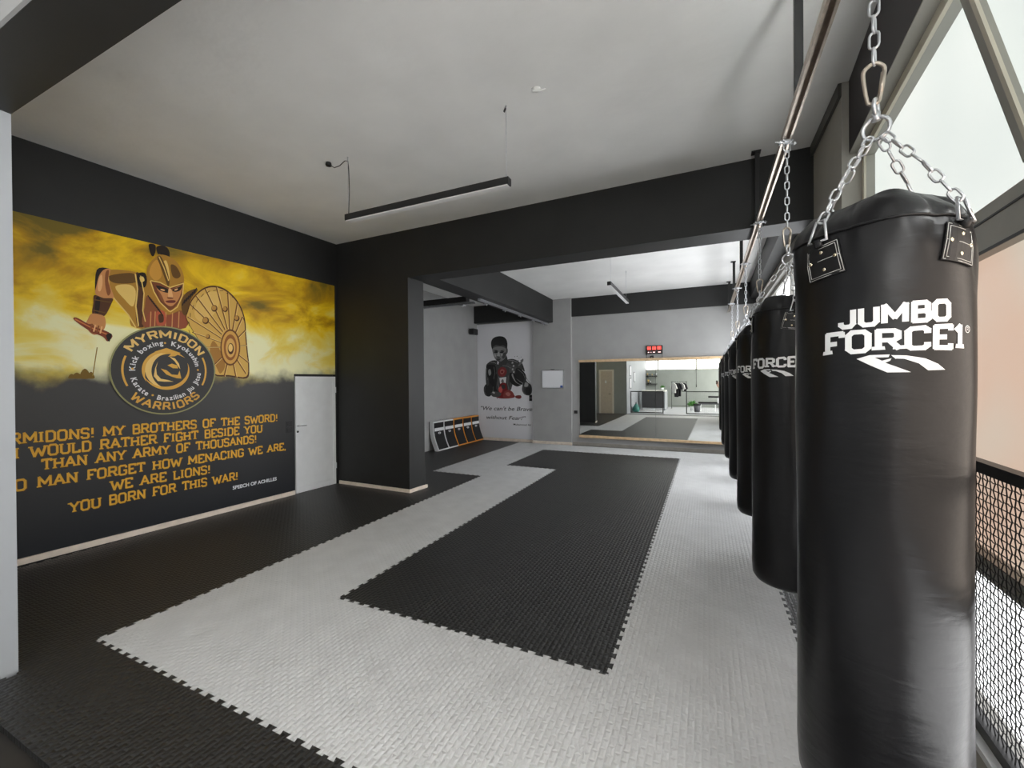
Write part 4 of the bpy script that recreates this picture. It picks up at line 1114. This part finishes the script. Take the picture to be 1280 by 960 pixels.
tm = thing('interval_timer', 'black interval timer with red digits on the wall above the mirror', 'timer', (1.39, 8.129, 2.23))
MB().box(1.205, 1.575, 8.085, 8.128, 2.235, 2.435, bev=.006).build('housing', M['plasticblack'], tm)
SEG = {'0': 'abcdef', '1': 'bc', '2': 'abged', '3': 'abgcd', '4': 'fgbc', '5': 'afgcd', '6': 'afgedc', '7': 'abc', '8': 'abcdefg'}
def digit(mb, ch, x, z, w, h, y=8.083):
    t_ = w*.2
    P_ = {'a': (x, x+w, z+h-t_, z+h), 'd': (x, x+w, z, z+t_), 'g': (x, x+w, z+h/2-t_/2, z+h/2+t_/2), 'b': (x+w-t_, x+w, z+h/2, z+h), 'c': (x+w-t_, x+w, z, z+h/2), 'f': (x, x+t_, z+h/2, z+h), 'e': (x, x+t_, z, z+h/2)}
    for c in SEG[ch]: q = P_[c]; mb.box(q[0], q[1], y, y+.002, q[2], q[3])
g = MB()
for k, s_ in enumerate(('88', '88', '88')):
    for i, ch in enumerate(s_): digit(g, ch, 1.235+k*.113+i*.044, 2.335, .034, .075)
g.build('digits', M['red_led'], tm)
g = MB()
for x, w_ in ((1.245, .03), (1.31, .015), (1.36, .05), (1.475, .06)): g.box(x, x+w_, 8.083, 8.085, 2.27, 2.285)
g.build('status_marks', M['white_led'], tm)
for x in (1.215, 1.565): MB().tube([(x, 8.122, 2.236), (x, 8.122, 2.141)], .004, 5).build('cable', M['plasticblack'], tm)
MB().tube([(1.30, 8.11, 2.142), (1.31, 8.11, 2.185), (1.34, 8.11, 2.195), (1.36, 8.11, 2.185)], .01, 6).box(1.345, 1.372, 8.09, 8.127, 2.141, 2.20).build('plug_adapter', M['plasticblack'], tm)

wb = thing('whiteboard', 'small whiteboard with a blue eraser on the shallow grey pillar', 'whiteboard', (-1.12, 8.034, 1.42))
MB().box(-1.39, -.83, 8.018, 8.033, 1.445, 1.885).build('board', mat('whiteboard_enamel', (.82, .83, .86), .2), wb)
f = MB().box(-1.40, -.82, 8.012, 8.033, 1.43, 1.444).box(-1.40, -.82, 8.012, 8.033, 1.886, 1.90).box(-1.40, -1.391, 8.012, 8.033, 1.43, 1.90).box(-.829, -.82, 8.012, 8.033, 1.43, 1.90)
f.build('frame', M['steel'], wb)
MB().box(-.90, -.84, 7.995, 8.0175, 1.446, 1.50, bev=.004).build('eraser', M['blue'], wb)
MB().box(-1.16, -1.06, 8.005, 8.033, 1.901, 1.92, bev=.003).build('clip', M['blacksteel'], wb)

def wall_switch(c, half, ax, label, n=1):
    """ax 'y' = on a wall facing -y, 'x' = on the mural"""
    t = thing('light_switch', label, 'switch', c, 'black wall switches')
    def bx(x0, x1, z0, z1, d0, d1):
        if ax == 'y': return MB().box(c[0]+x0, c[0]+x1, c[1]-d1, c[1]-d0, c[2]+z0, c[2]+z1, bev=.0015)
        m_ = MB(); lbox(m_, c[1]+x0, c[1]+x1, c[2]+z0, c[2]+z1, d0, d1); return m_
    for k in range(n):
        zc = (k-(n-1)/2)*.085
        p = bx(-half, half, zc-.04, zc+.04, .0002 if ax == 'y' else .0056, .010).build('switch_plate', M['plasticblack'], t)
        bx(-half*.6, half*.6, zc-.024, zc+.024, .0102, .014).build('rocker', M['blacksteel'], p)
    return t
wall_switch((LW(1.81), 1.81, .985), .042, 'x', 'black double switch on the mural beside the white door', 2)
wall_switch((-1.765, 8.115, 1.17), .042, 'y', 'black switch on the boxer poster at its right edge', 2)
wall_switch((-.53, 8.129, .82), .045, 'y', 'black socket on the grey wall left of the mirror', 1)

sp = thing('wall_speaker', 'small black speaker box high on the niche wall beside the boxer poster', 'speaker', (-3.39, 7.75, 2.9))
MB().box(-3.35, -3.22, 7.62, 7.86, 2.90, 3.06, bev=.008).build('cabinet', M['plasticblack'], sp)
MB().box(-3.345, -3.225, 7.612, 7.6199, 2.906, 3.054).build('grille', M['blacksteel'], sp)
MB().box(-3.399, -3.351, 7.70, 7.76, 2.95, 3.01).build('bracket', M['blacksteel'], sp)

# rails in the niche
nb = thing('niche_rail', 'black crossbar with a zinc rail under it in the niche', 'rail', (-2.4, 4.33, 3.05))
MB().box(-3.399, -1.441, 4.27, 4.39, 3.06, 3.16, bev=.004).build('crossbar', M['blacksteel'], nb)
strut(MB(), (-3.39, 4.33, 3.02), (-1.30, 4.33, 3.02)).build('strut_channel', M['steel'], nb)
for x in (-2.6, -1.55): MB().box(x-.04, x+.04, 4.28, 4.38, 3.0, 3.018).tube([(x, 4.33, 3.0), (x, 4.33, 2.98)], .01).build('rail_clamp', M['steel'], nb)
nb = thing('beam_rail', 'zinc strut rail fixed under the beam beside the niche', 'rail', (-1.25, 6, 3.08))
strut(MB(), (-1.25, 4.40, 3.085), (-1.25, 8.02, 3.085)).build('strut_channel', M['steel'], nb)
for y in (4.7, 5.5, 6.3, 7.1, 7.75): MB().box(-1.30, -1.20, y-.02, y+.02, 3.066, 3.084).tube([(-1.31, y, 3.075), (-1.19, y, 3.075)], .008).tube([(-1.25, y, 3.066), (-1.25, y, 3.04)], .01).build('rail_clamp', M['steel'], nb)

# ================================================================== kick shields leaning in the niche
def make_shield(side, side_name, label):
    """curved kick shield, 0.42 wide along y; leans on the wall x = -3.4"""
    t = thing('kick_shield', label, 'kick shield', (0, 0, 0), 'kick shields leaning on the niche wall')
    def sec(s):  # s 0 foot .. 1 head: point on the front face and the outward normal, bowed
        z = .02+.66*s; x = -3.155-.15*s-.055*math.sin(PI*s); 
        dz = .66; dx = -.15-.055*PI*math.cos(PI*s); n = Vector((dz, 0, -dx)).normalized()
        return Vector((x, 0, z)), n
    N = 14; W_ = .205; TH = .12
    def slab(y0, y1, s0, s1, d0, d1):
        vs = []; fs = []; k = N
        for i in range(k+1):
            p, n = sec(s0+(s1-s0)*i/k)
            vs += [p+n*d0+Vector((0, y0, 0)), p+n*d1+Vector((0, y0, 0)), p+n*d1+Vector((0, y1, 0)), p+n*d0+Vector((0, y1, 0))]
        for i in range(k):
            for j in range(4): a = i*4; fs.append((a+j, a+(j+1) % 4, a+4+(j+1) % 4, a+4+j))
        fs += [(3, 2, 1, 0), tuple(k*4+j for j in range(4))]
        return MB().add(vs, fs, False)
    slab(-W_, W_, 0, 1, -TH, -.012).build('shield_body', side, t)
    slab(-W_+.022, W_-.022, .035, .955, -.0119, .004).build('strike_face', M['leather2'], t)
    slab(-W_+.022, W_-.022, .66, .77, .0042, .006).build('white_band', M['white_print'], t)
    e = MB(); vs = []
    for i in range(20):
        a = 2*PI*i/20; p, n = sec(.585+.038*math.sin(a)); vs.append(p+n*.0055+Vector((0, .055*math.cos(a), 0)))
    e.add(vs, [tuple(range(20))]); e.build('round_logo', M['white_print'], t)
    e = MB(); vs = []
    for i in range(12):
        a = 2*PI*i/12; p, n = sec(.585+.018*math.sin(a)); vs.append(p+n*.0062+Vector((0, .028*math.cos(a), 0)))
    e.add(vs, [tuple(range(12))]); e.build('logo_centre', M['leather2'], t)
    slab(-W_, W_, 0, 1, -TH-.012, -TH-.0002).build('back_panel', M['leather2'], t)
    return t
ks = make_shield(M['white_shield'] if 'white_shield' in M else M['white_print'], 'white', '')
ORDS = ['white edged kick shield nearest the broad pillar, first of the row', 'white edged kick shield, second of the row from the broad pillar', 'orange edged kick shield in the middle of the row',
        'orange edged kick shield, second from the boxer poster', 'orange edged kick shield next to the boxer poster']
for k in range(5):
    if k == 0: o = ks; o['label'] = ORDS[0]
    elif k == 1: o = copy_tree(ks, label=ORDS[1])
    elif k == 2: ko = o = make_shield(M['orange'], 'orange', ORDS[2])
    else: o = copy_tree(ko, label=ORDS[k])
    o.location = (.045, 6.02+k*.435, 0)

# ================================================================== mesh fences
def fence(p0, p1, z0, z1, label, cell, wr, group='black framed mesh fence panels', frame=.04, wave=.0):
    p0 = Vector((p0[0], p0[1], 0)); p1 = Vector((p1[0], p1[1], 0)); d = (p1-p0).normalized(); s = Vector((-d.y, d.x, 0)); L_ = (p1-p0).length
    R = Matrix.Translation(p0) @ Matrix(((d.x, s.x, 0, 0), (d.y, s.y, 0, 0), (0, 0, 1, 0), (0, 0, 0, 1)))
    t = thing('mesh_fence', label, 'fence', tuple((p0+p1)/2+Vector((0, 0, z0))), group)
    h = frame/2
    for x in (h, L_-h): MB().box(x-h, x+h, -h, h, z0, z1, R, .003).build('post', M['blacksteel'], t)
    for z in (z0+h, z1-h): MB().box(frame, L_-frame, -h, h, z-h, z+h, R).build('rail', M['blacksteel'], t)
    g = MB(); n = int((L_-2*frame)/cell); k = int((z1-z0-2*frame)/cell)
    for i in range(1, n):
        x = frame+(L_-2*frame)*i/n
        if wave > 0:
            pts = [R @ Vector((x+(wave if j % 2 else -wave), (.002 if (i+j) % 2 else -.002), z0+frame+(z1-z0-2*frame)*j/k)) for j in range(k+1)]
        else: pts = [R @ Vector((x, 0, z0+frame)), R @ Vector((x, 0, z1-frame))]
        g.tube(pts, wr, 4, caps=False)
    for j in range(1, k):
        z = z0+frame+(z1-z0-2*frame)*j/k
        if wave > 0: pts = [R @ Vector((frame+(L_-2*frame)*i/n, (-.002 if (i+j) % 2 else .002), z+(wave*.6 if i % 2 else -wave*.6))) for i in range(n+1)]
        else: pts = [R @ Vector((frame, 0, z)), R @ Vector((L_-frame, 0, z))]
        g.tube(pts, wr, 4, caps=False)
    g.build('mesh_infill', M['blacksteel'], t)
    return t
fence((RW(-2.05)-.05, -2.05), (RW(1.57)-.05, 1.57), .302, 1.30, 'black mesh fence panel on the kerb in front of the tall frosted windows', .026, .0021, wave=.002)
fence((-1.03, -2.14), (.46, -2.14), .0, 1.03, 'black mesh fence panel in front of the reception counter, seen in the mirror', .05, .0012)
fence((1.43, -2.14), (3.30, -2.14), .0, 1.03, 'black mesh fence panel before the bin and plant, seen in the mirror', .05, .0012)

# ================================================================== reception, seen in the mirror
FZ = -.03
ct = thing('reception_counter', 'charcoal reception counter with a pale top', 'counter', (-.25, -4.6, FZ))
MB().box(-.85, .25, -4.9, -4.30, FZ+.12, .93).build('counter_front', M['cdark'], ct)
MB().box(-.80, .22, -4.86, -4.34, FZ, FZ+.119).build('plinth', M['white'], ct)
MB().box(.251, .30, -5.5, -4.29, FZ, .93).build('side_panel', M['lightwall'], ct)
MB().box(-.85, .33, -4.95, -4.24, .931, 1.0, bev=.006).build('counter_top', M['ctop'], ct)

def leaf_clump(name, c, r, n, parent, ls=.09, seed=1):
    rnd = random.Random(seed); g = MB()
    for i in range(n):
        a = rnd.uniform(0, 2*PI); e = rnd.uniform(.1, 1.3); d = Vector((math.cos(a)*math.cos(e), math.sin(a)*math.cos(e), math.sin(e)))
        p = Vector(c)+d*r*rnd.uniform(.45, 1); up = Vector((rnd.uniform(-1, 1), rnd.uniform(-1, 1), rnd.uniform(.2, 1))).normalized(); s = d.cross(up).normalized(); f = (d+Vector((0, 0, rnd.uniform(-.6, .3)))).normalized()
        L_ = ls*rnd.uniform(.7, 1.2)
        g.add([p-f*L_*.5, p-f*L_*.1+s*L_*.3, p+f*L_*.6, p-f*L_*.1-s*L_*.3, p+up*.006], [(0, 1, 4), (1, 2, 4), (2, 3, 4), (3, 0, 4)])
        g.tube([Vector(c), p-f*L_*.5], .002, 4, caps=False)
    return g.build(name, M['leaf'], parent)
def potted(name, label, c, pr, ph, leaf_r, n, ls, seed):
    t = thing(name, label, 'plant', c, 'potted plants in the reception')
    MB().lathe([(0, 0), (pr*.75, 0), (pr, ph), (pr*.9, ph), (pr*.85, ph*.9), (0, ph*.9)], 20, c).build('pot', M['white'], t)
    leaf_clump('foliage', (c[0], c[1], c[2]+ph*.95), leaf_r, n, t, ls, seed)
    return t
potted('potted_plant', 'bushy green plant in a white pot on the floor beside the bin', (1.56, -4.75, FZ), .12, .22, .27, 130, .11, 3)
potted('potted_plant', 'small green plant in a pale pot on the reception counter', (.15, -4.6, 1.001), .07, .13, .12, 50, .07, 5)
bn = thing('waste_bin', 'grey waste bin with a black liner behind the fence', 'bin', (1.82, -3.8, FZ))
MB().lathe([(0, FZ), (.12, FZ), (.155, .33), (.145, .33), (.115, .0), (0, 0)], 24, (1.82, -3.8, 0)).build('bin_body', M['bin'], bn)
MB().lathe([(.146, .332), (.162, .30), (.168, .33), (.16, .365), (.14, .362), (.135, .25)], 24, (1.82, -3.8, 0)).build('liner', M['cloth_black'], bn)

rk = thing('clothes_rack', 'dark steel clothes rack hung with shirts near the reception wall', 'clothes rack', (.85, -5.9, FZ))
for x in (.47, 1.22):
    MB().tube([(x, -5.9, FZ+.03), (x, -5.9, 1.42)], .013).build('upright', M['blacksteel'], rk)
    MB().tube([(x, -6.13, FZ+.018), (x, -5.67, FZ+.018)], .014).build('foot', M['blacksteel'], rk)
MB().tube([(.44, -5.9, 1.42), (1.25, -5.9, 1.42)], .013).build('top_bar', M['blacksteel'], rk)
MB().tube([(.483, -5.9, .12), (1.207, -5.9, .12)], .01).build('lower_bar', M['blacksteel'], rk)
def shirt(x, ln, m_, label, w_=.24):
    t = thing('hanging_shirt', label, 'shirt', (x, -5.9, 1.3), 'shirts on the clothes rack')
    y = -5.9
    out = [(0, .02), (.07, .0), (w_, -.07), (w_+.11, -.28), (w_+.02, -.33), (w_-.03, -.2), (w_-.04, -ln), (-w_+.04, -ln), (-w_+.03, -.2), (-w_-.02, -.33), (-w_-.11, -.28), (-w_, -.07), (-.07, 0)]
    n = len(out); c_, s_ = math.cos(.9), math.sin(.9); vs = []
    for dd in (-.022, .022):
        for u, v in out: vs.append((x+u*c_-dd*s_, y+u*s_+dd*c_+.01*math.sin(v*30), 1.335+v))
    b = MB().add(vs, [tuple(range(n)), tuple(range(2*n-1, n-1, -1))]+[(i, (i+1) % n, n+(i+1) % n, n+i) for i in range(n)]).build('garment', m_, t)
    MB().tube([(x, y, 1.335), (x, y, 1.40), (x, y+.012, 1.425), (x, y+.02, 1.445), (x, y-.0, 1.45), (x, y-.018, 1.436)], .003, 5).build('hanger_hook', M['steel'], t)
shirt(.58, .52, M['cloth_white'], 'white shirt at the counter end of the clothes rack', .2)
shirt(.72, .74, M['cloth_black'], 'longest black shirt on the clothes rack', .2)
shirt(.84, .70, M['cloth_black'], 'black shirt in the middle of the clothes rack', .2)
shirt(.98, .40, M['cloth_white'], 'white shirt near the right end of the clothes rack', .2)
shirt(1.10, .45, M['cloth_black'], 'short black shirt at the far end of the clothes rack', .2)

def shelf(z, x0, x1, label):
    t = thing('wall_shelf', label, 'shelf', ((x0+x1)/2, -7.0, z), 'dark shelves on the reception wall')
    MB().box(x0, x1, -7.099, -6.88, z-.03, z).build('shelf_board', M['blacksteel'], t)
    for x in (x0+.1, x1-.1): MB().box(x-.012, x+.012, -7.099, -6.95, z-.10, z-.031).build('bracket', M['blacksteel'], t)
shelf(1.74, -1.02, -.40, 'upper dark shelf of trophies on the reception wall')
shelf(1.30, -1.02, -.40, 'lower dark shelf on the reception wall')
GOLDM = mat('gilt_metal', (.7, .5, .2), .3, metal=1)
def cup(x, z, h, label, m_):
    t = thing('trophy', label, 'trophy', (x, -6.98, z+.001), 'trophies on the reception shelves')
    MB().lathe([(0, 0), (h*.22, 0), (h*.22, h*.18), (0, h*.18)], 14, (x, -6.98, z+.001)).build('trophy_base', M['plasticblack'], t)
    MB().lathe([(h*.06, h*.181), (h*.06, h*.45), (h*.2, h*.6), (h*.26, h*.98), (h*.22, h*.98), (0, h*.6)], 16, (x, -6.98, z+.001)).build('trophy_cup', m_, t)
cup(-.94, 1.74, .16, 'gold cup at the left end of the upper reception shelf', GOLDM)
cup(-.80, 1.74, .13, 'dark cup second on the upper reception shelf', M['bin'])
cup(-.68, 1.74, .12, 'small gold cup in the middle of the upper reception shelf', GOLDM)
cup(-.56, 1.74, .11, 'small dark cup fourth on the upper reception shelf', M['bin'])
cup(-.45, 1.74, .16, 'pale cup at the right end of the upper reception shelf', M['steel'])
cup(-.90, 1.30, .24, 'tall gold cup on the lower reception shelf', GOLDM)
cup(-.78, 1.30, .17, 'silver cup on the lower reception shelf', M['steel'])

# framed pictures on the pale side wall
for k, (y, z0, z1) in enumerate(((-2.2, 1.75, 2.25), (-2.2, 1.15, 1.65), (-3.3, 1.45, 1.95))):
    t = thing('picture_frame', ['upper', 'lower', 'single'][k]+' black framed certificate on the pale side wall', 'picture', (-1.04, y, z0), 'framed certificates on the side wall')
    MB().box(-1.049, -1.03, y-.18, y+.18, z0, z1, bev=.003).build('frame', M['blacksteel'], t)
    MB().box(-1.0299, -1.028, y-.15, y+.15, z0+.03, z1-.03).build('certificate', M['poster'], t)
t = thing('sports_bag', 'teal sports bag lying on the floor at the foot of the side wall', 'bag', (-.85, -2.6, FZ))
g = MB(); b = bmesh.new(); bmesh.ops.create_uvsphere(b, u_segments=16, v_segments=10, radius=1)
for v in b.verts: v.co = Vector((-.86+v.co.x*.16*(1-.45*v.co.z), -2.62+v.co.y*.24*(1-.45*v.co.z), FZ+.221+.22*v.co.z))
g.bm(b, None, True).build('bag_body', M['teal'], t)
MB().tube([(-.86, -2.70, .36), (-.86, -2.68, .44), (-.86, -2.62, .47), (-.86, -2.56, .44), (-.86, -2.54, .36)], .012).build('handle', M['cloth_black'], t)
t = thing('window_crank', 'thin crank rod hanging from the high window strip', 'crank', (1.66, -7.06, 1.1))
MB().tube([(1.66, -7.055, 2.08), (1.66, -7.05, 1.25)], .008).build('rod', M['blacksteel'], t)
MB().tube([(1.66, -7.05, 1.25), (1.66, -7.05, 1.10)], .018).build('grip', M['plasticblack'], t)
t = thing('weight_bench', 'black padded weight bench with pale legs near the reception windows', 'bench', (2.3, -4.5, FZ))
MB().box(1.85, 2.72, -4.65, -4.38, .36, .43, bev=.015).build('seat_pad', M['leather2'], t)
MB().box(2.30, 2.80, -4.66, -4.37, .64, .72, bev=.015).build('back_pad', M['leather2'], t)
MB().box(1.9, 2.8, -4.55, -4.48, .30, .359).build('frame', M['bin'], t)
for x in (1.96, 2.62): 
    MB().box(x-.02, x+.02, -4.54, -4.49, FZ+.04, .299).build('leg', M['white'], t); MB().box(x-.025, x+.025, -4.7, -4.33, FZ, FZ+.039).build('foot', M['white'], t)
MB().box(2.72, 2.76, -4.54, -4.49, .36, .639).build('back_post', M['white'], t)

# ================================================================== the photographer, seen in the mirror beside the bags
def skin(name, verts, edges, radii, m_, parent, sub=2, root=0):
    me = bpy.data.meshes.new(name); me.from_pydata([Vector(v) for v in verts], edges, []); me.update()
    o = bpy.data.objects.new(name, me); COL.objects.link(o)
    md = o.modifiers.new('skin', 'SKIN'); sk_ = me.skin_vertices[0].data if me.skin_vertices else None
    if sk_ is None: me.skin_vertices.new(); 
    return o, md
def skin_mesh(name, verts, edges, radii, m_, parent, sub=2, root=0):
    """grow a surface on a skeleton; returned as a plain mesh"""
    me = bpy.data.meshes.new(name); b = bmesh.new(); lay = b.verts.layers.skin.verify()
    bv = []
    for v, r in zip(verts, radii):
        q = b.verts.new(v); q[lay].radius = r if isinstance(r, tuple) else (r, r); bv.append(q)
    for a_, b_ in edges: b.edges.new((bv[a_], bv[b_]))
    bv[root][lay].use_root = True
    b.to_mesh(me); b.free()
    o = bpy.data.objects.new(name, me); COL.objects.link(o)
    o.modifiers.new('s', 'SKIN').use_smooth_shade = True
    sd = o.modifiers.new('d', 'SUBSURF'); sd.levels = sub; sd.render_levels = sub
    dg = bpy.context.evaluated_depsgraph_get(); me2 = bpy.data.meshes.new_from_object(o.evaluated_get(dg))
    bpy.data.objects.remove(o); me2.name = name
    me2.materials.clear(); me2.materials.append(m_)
    o2 = bpy.data.objects.new(name, me2); COL.objects.link(o2)
    if parent is not None:
        o2.parent = parent; o2.location = -Vector(parent.location)
    return o2
PX, PY = 3.06, -2.62
person = thing('person', 'person in a pale shirt and short trousers holding up a phone, seen in the mirror', 'person', (PX, PY, FZ))
def W(x, y, z): return (PX+x, PY+y, FZ+z)
hand_r, hand_l = (-.36, .30, 1.46), (-.30, .33, 1.43)
V = [W(0, 0, .95), W(0, .0, 1.12), W(0, .02, 1.32), W(0, .01, 1.44), W(0, .02, 1.53), W(-.02, .05, 1.62), W(-.02, .06, 1.72),
     W(-.17, .02, 1.41), W(-.30, .14, 1.22), W(-.37, .27, 1.40), W(*hand_r),
     W(.17, .02, 1.41), W(.12, .24, 1.24), W(-.14, .32, 1.36), W(*hand_l),
     W(-.10, 0, .90), W(-.11, .03, .50), W(-.11, -.01, .10), W(-.12, .05, .035), W(-.12, .16, .025),
     W(.10, 0, .90), W(.11, .02, .50), W(.12, -.02, .10), W(.13, .04, .035), W(.13, .15, .025)]
E_ = [(0, 1), (1, 2), (2, 3), (3, 4), (4, 5), (5, 6), (3, 7), (7, 8), (8, 9), (9, 10), (3, 11), (11, 12), (12, 13), (13, 14),
      (0, 15), (15, 16), (16, 17), (17, 18), (18, 19), (0, 20), (20, 21), (21, 22), (22, 23), (23, 24)]
Rr = [(.16, .11), (.145, .10), (.165, .11), (.10, .08), .055, (.075, .095), (.07, .085), .06, .043, .034, .026, .06, .043, .034, .026,
      .088, .056, .036, .036, .026, .088, .056, .036, .036, .026]
skin_mesh('body', V, E_, Rr, M['skin'], person)
# five fingers and a thumb-side grip on the phone
def fingers(name, base, dirs):
    for d in dirs:
        p = Vector(W(*base)); pts = [p, p+Vector(d[0]), p+Vector(d[1])]
        MB().tube(pts, [.0095, .009, .007], 8).build('finger', M['skin'], body)
body = [c for c in person.children if c.name.startswith('body')][0]
for base, s in ((hand_r, -1), (hand_l, 1)):
    for k in range(4):
        p = Vector(W(*base))+Vector((0, .005, .012-.016*k))
        q = MB().tube([p, p+Vector((s*.012-.02, .045, .012)), p+Vector((s*.004-.03, .075, .014-.004*k))], [.0095, .009, .0065], 8)
        o = q.build('finger', M['skin'], person)
    p = Vector(W(*base))+Vector((0, 0, .02))
    MB().tube([p, p+Vector((-.02, .025, .03)), p+Vector((-.035, .05, .03))], [.011, .010, .007], 8).build('thumb', M['skin'], person)
# clothes and hair
skin_mesh('shirt', [W(0, 0, .90), W(0, .0, 1.12), W(0, .02, 1.32), W(0, .01, 1.43), W(-.17, .02, 1.42), W(-.27, .11, 1.27), W(.17, .02, 1.42), W(.135, .17, 1.29)],
          [(0, 1), (1, 2), (2, 3), (3, 4), (4, 5), (3, 6), (6, 7)], [(.18, .13), (.165, .12), (.185, .13), (.10, .09), .078, .066, .078, .066], M['cloth_white'], person)
skin_mesh('shorts', [W(0, 0, .98), W(0, 0, .90), W(-.105, .01, .80), W(-.115, .03, .53), W(.105, .01, .80), W(.115, .02, .53)],
          [(0, 1), (1, 2), (2, 3), (1, 4), (4, 5)], [(.17, .12), (.17, .125), .105, .085, .105, .085], M['shorts'], person)
b = bmesh.new(); bmesh.ops.create_uvsphere(b, u_segments=20, v_segments=14, radius=1)
for v in b.verts: v.co = Vector(W(-.02+.088*v.co.x, .042+.105*v.co.y, 1.685+.115*v.co.z))
bmesh.ops.delete(b, geom=[v for v in b.verts if v.co.z < FZ+1.70 and v.co.y > PY+.03], context='VERTS')
MB().bm(b, None, True).build('hair', M['hair'], person)
for sx in (-.045, .005): MB().ball(W(sx, .135, 1.655), .012).build('eye', M['white'], person)
MB().add([W(-.035, .135, 1.655), W(-.005, .135, 1.655), W(-.02, .168, 1.618), W(-.036, .14, 1.61), W(-.004, .14, 1.61)], [(0, 2, 1), (0, 3, 2), (1, 2, 4), (3, 4, 2)]).build('nose', M['skin'], person)
MB().tube([W(-.045, .138, 1.582), W(-.02, .146, 1.580), W(.005, .138, 1.582)], .006, 6).build('mouth', M['shorts'], person)
for s in (-1, 1): MB().ball(W(-.02+s*.082, .05, 1.64), .028, (.35, .7, 1)).build('ear', M['skin'], person)
ph = thing('mobile_phone', 'black mobile phone held up by the person in the pale shirt', 'phone', W(-.38, .375, 1.44))
MB().box(-.036, .036, -.004, .004, -.075, .075, Matrix.Translation(W(-.37, .368, 1.46)), .003).build('phone_body', M['plasticblack'], ph)
MB().box(-.032, .032, -.0052, -.0043, -.07, .07, Matrix.Translation(W(-.37, .368, 1.46))).build('screen', M['blacksteel'], ph)

# ================================================================== light
wd = bpy.data.worlds.new('daylight'); SC.world = wd; wd.use_nodes = True
nt = wd.node_tree; bgn = nt.nodes['Background']
sky = nt.nodes.new('ShaderNodeTexSky'); sky.sky_type = 'NISHITA'; sky.sun_disc = False; sky.sun_elevation = math.radians(40)
nt.links.new(sky.outputs[0], bgn.inputs['Color']); bgn.inputs['Strength'].default_value = .1
def area(name, loc, rot, sx, sy, power, col=(1, 1, 1)):
    l = bpy.data.lights.new(name, 'AREA'); l.shape = 'RECTANGLE'; l.size = sx; l.size_y = sy; l.energy = power; l.color = col
    o = bpy.data.objects.new(name, l); COL.objects.link(o); o.location = loc; o.rotation_euler = rot
    return o
vs_ = SC.view_settings
SC.display_settings.display_device = 'sRGB'
vs_.view_transform = 'Standard'; vs_.look = 'None'; vs_.exposure = 0.74; vs_.gamma = 1; vs_.use_curve_mapping = False
try:
    SC.cycles.use_denoising = True; SC.cycles.max_bounces = 10; SC.cycles.diffuse_bounces = 6; SC.cycles.glossy_bounces = 6
    SC.cycles.sample_clamp_indirect = 8.0
except Exception: pass
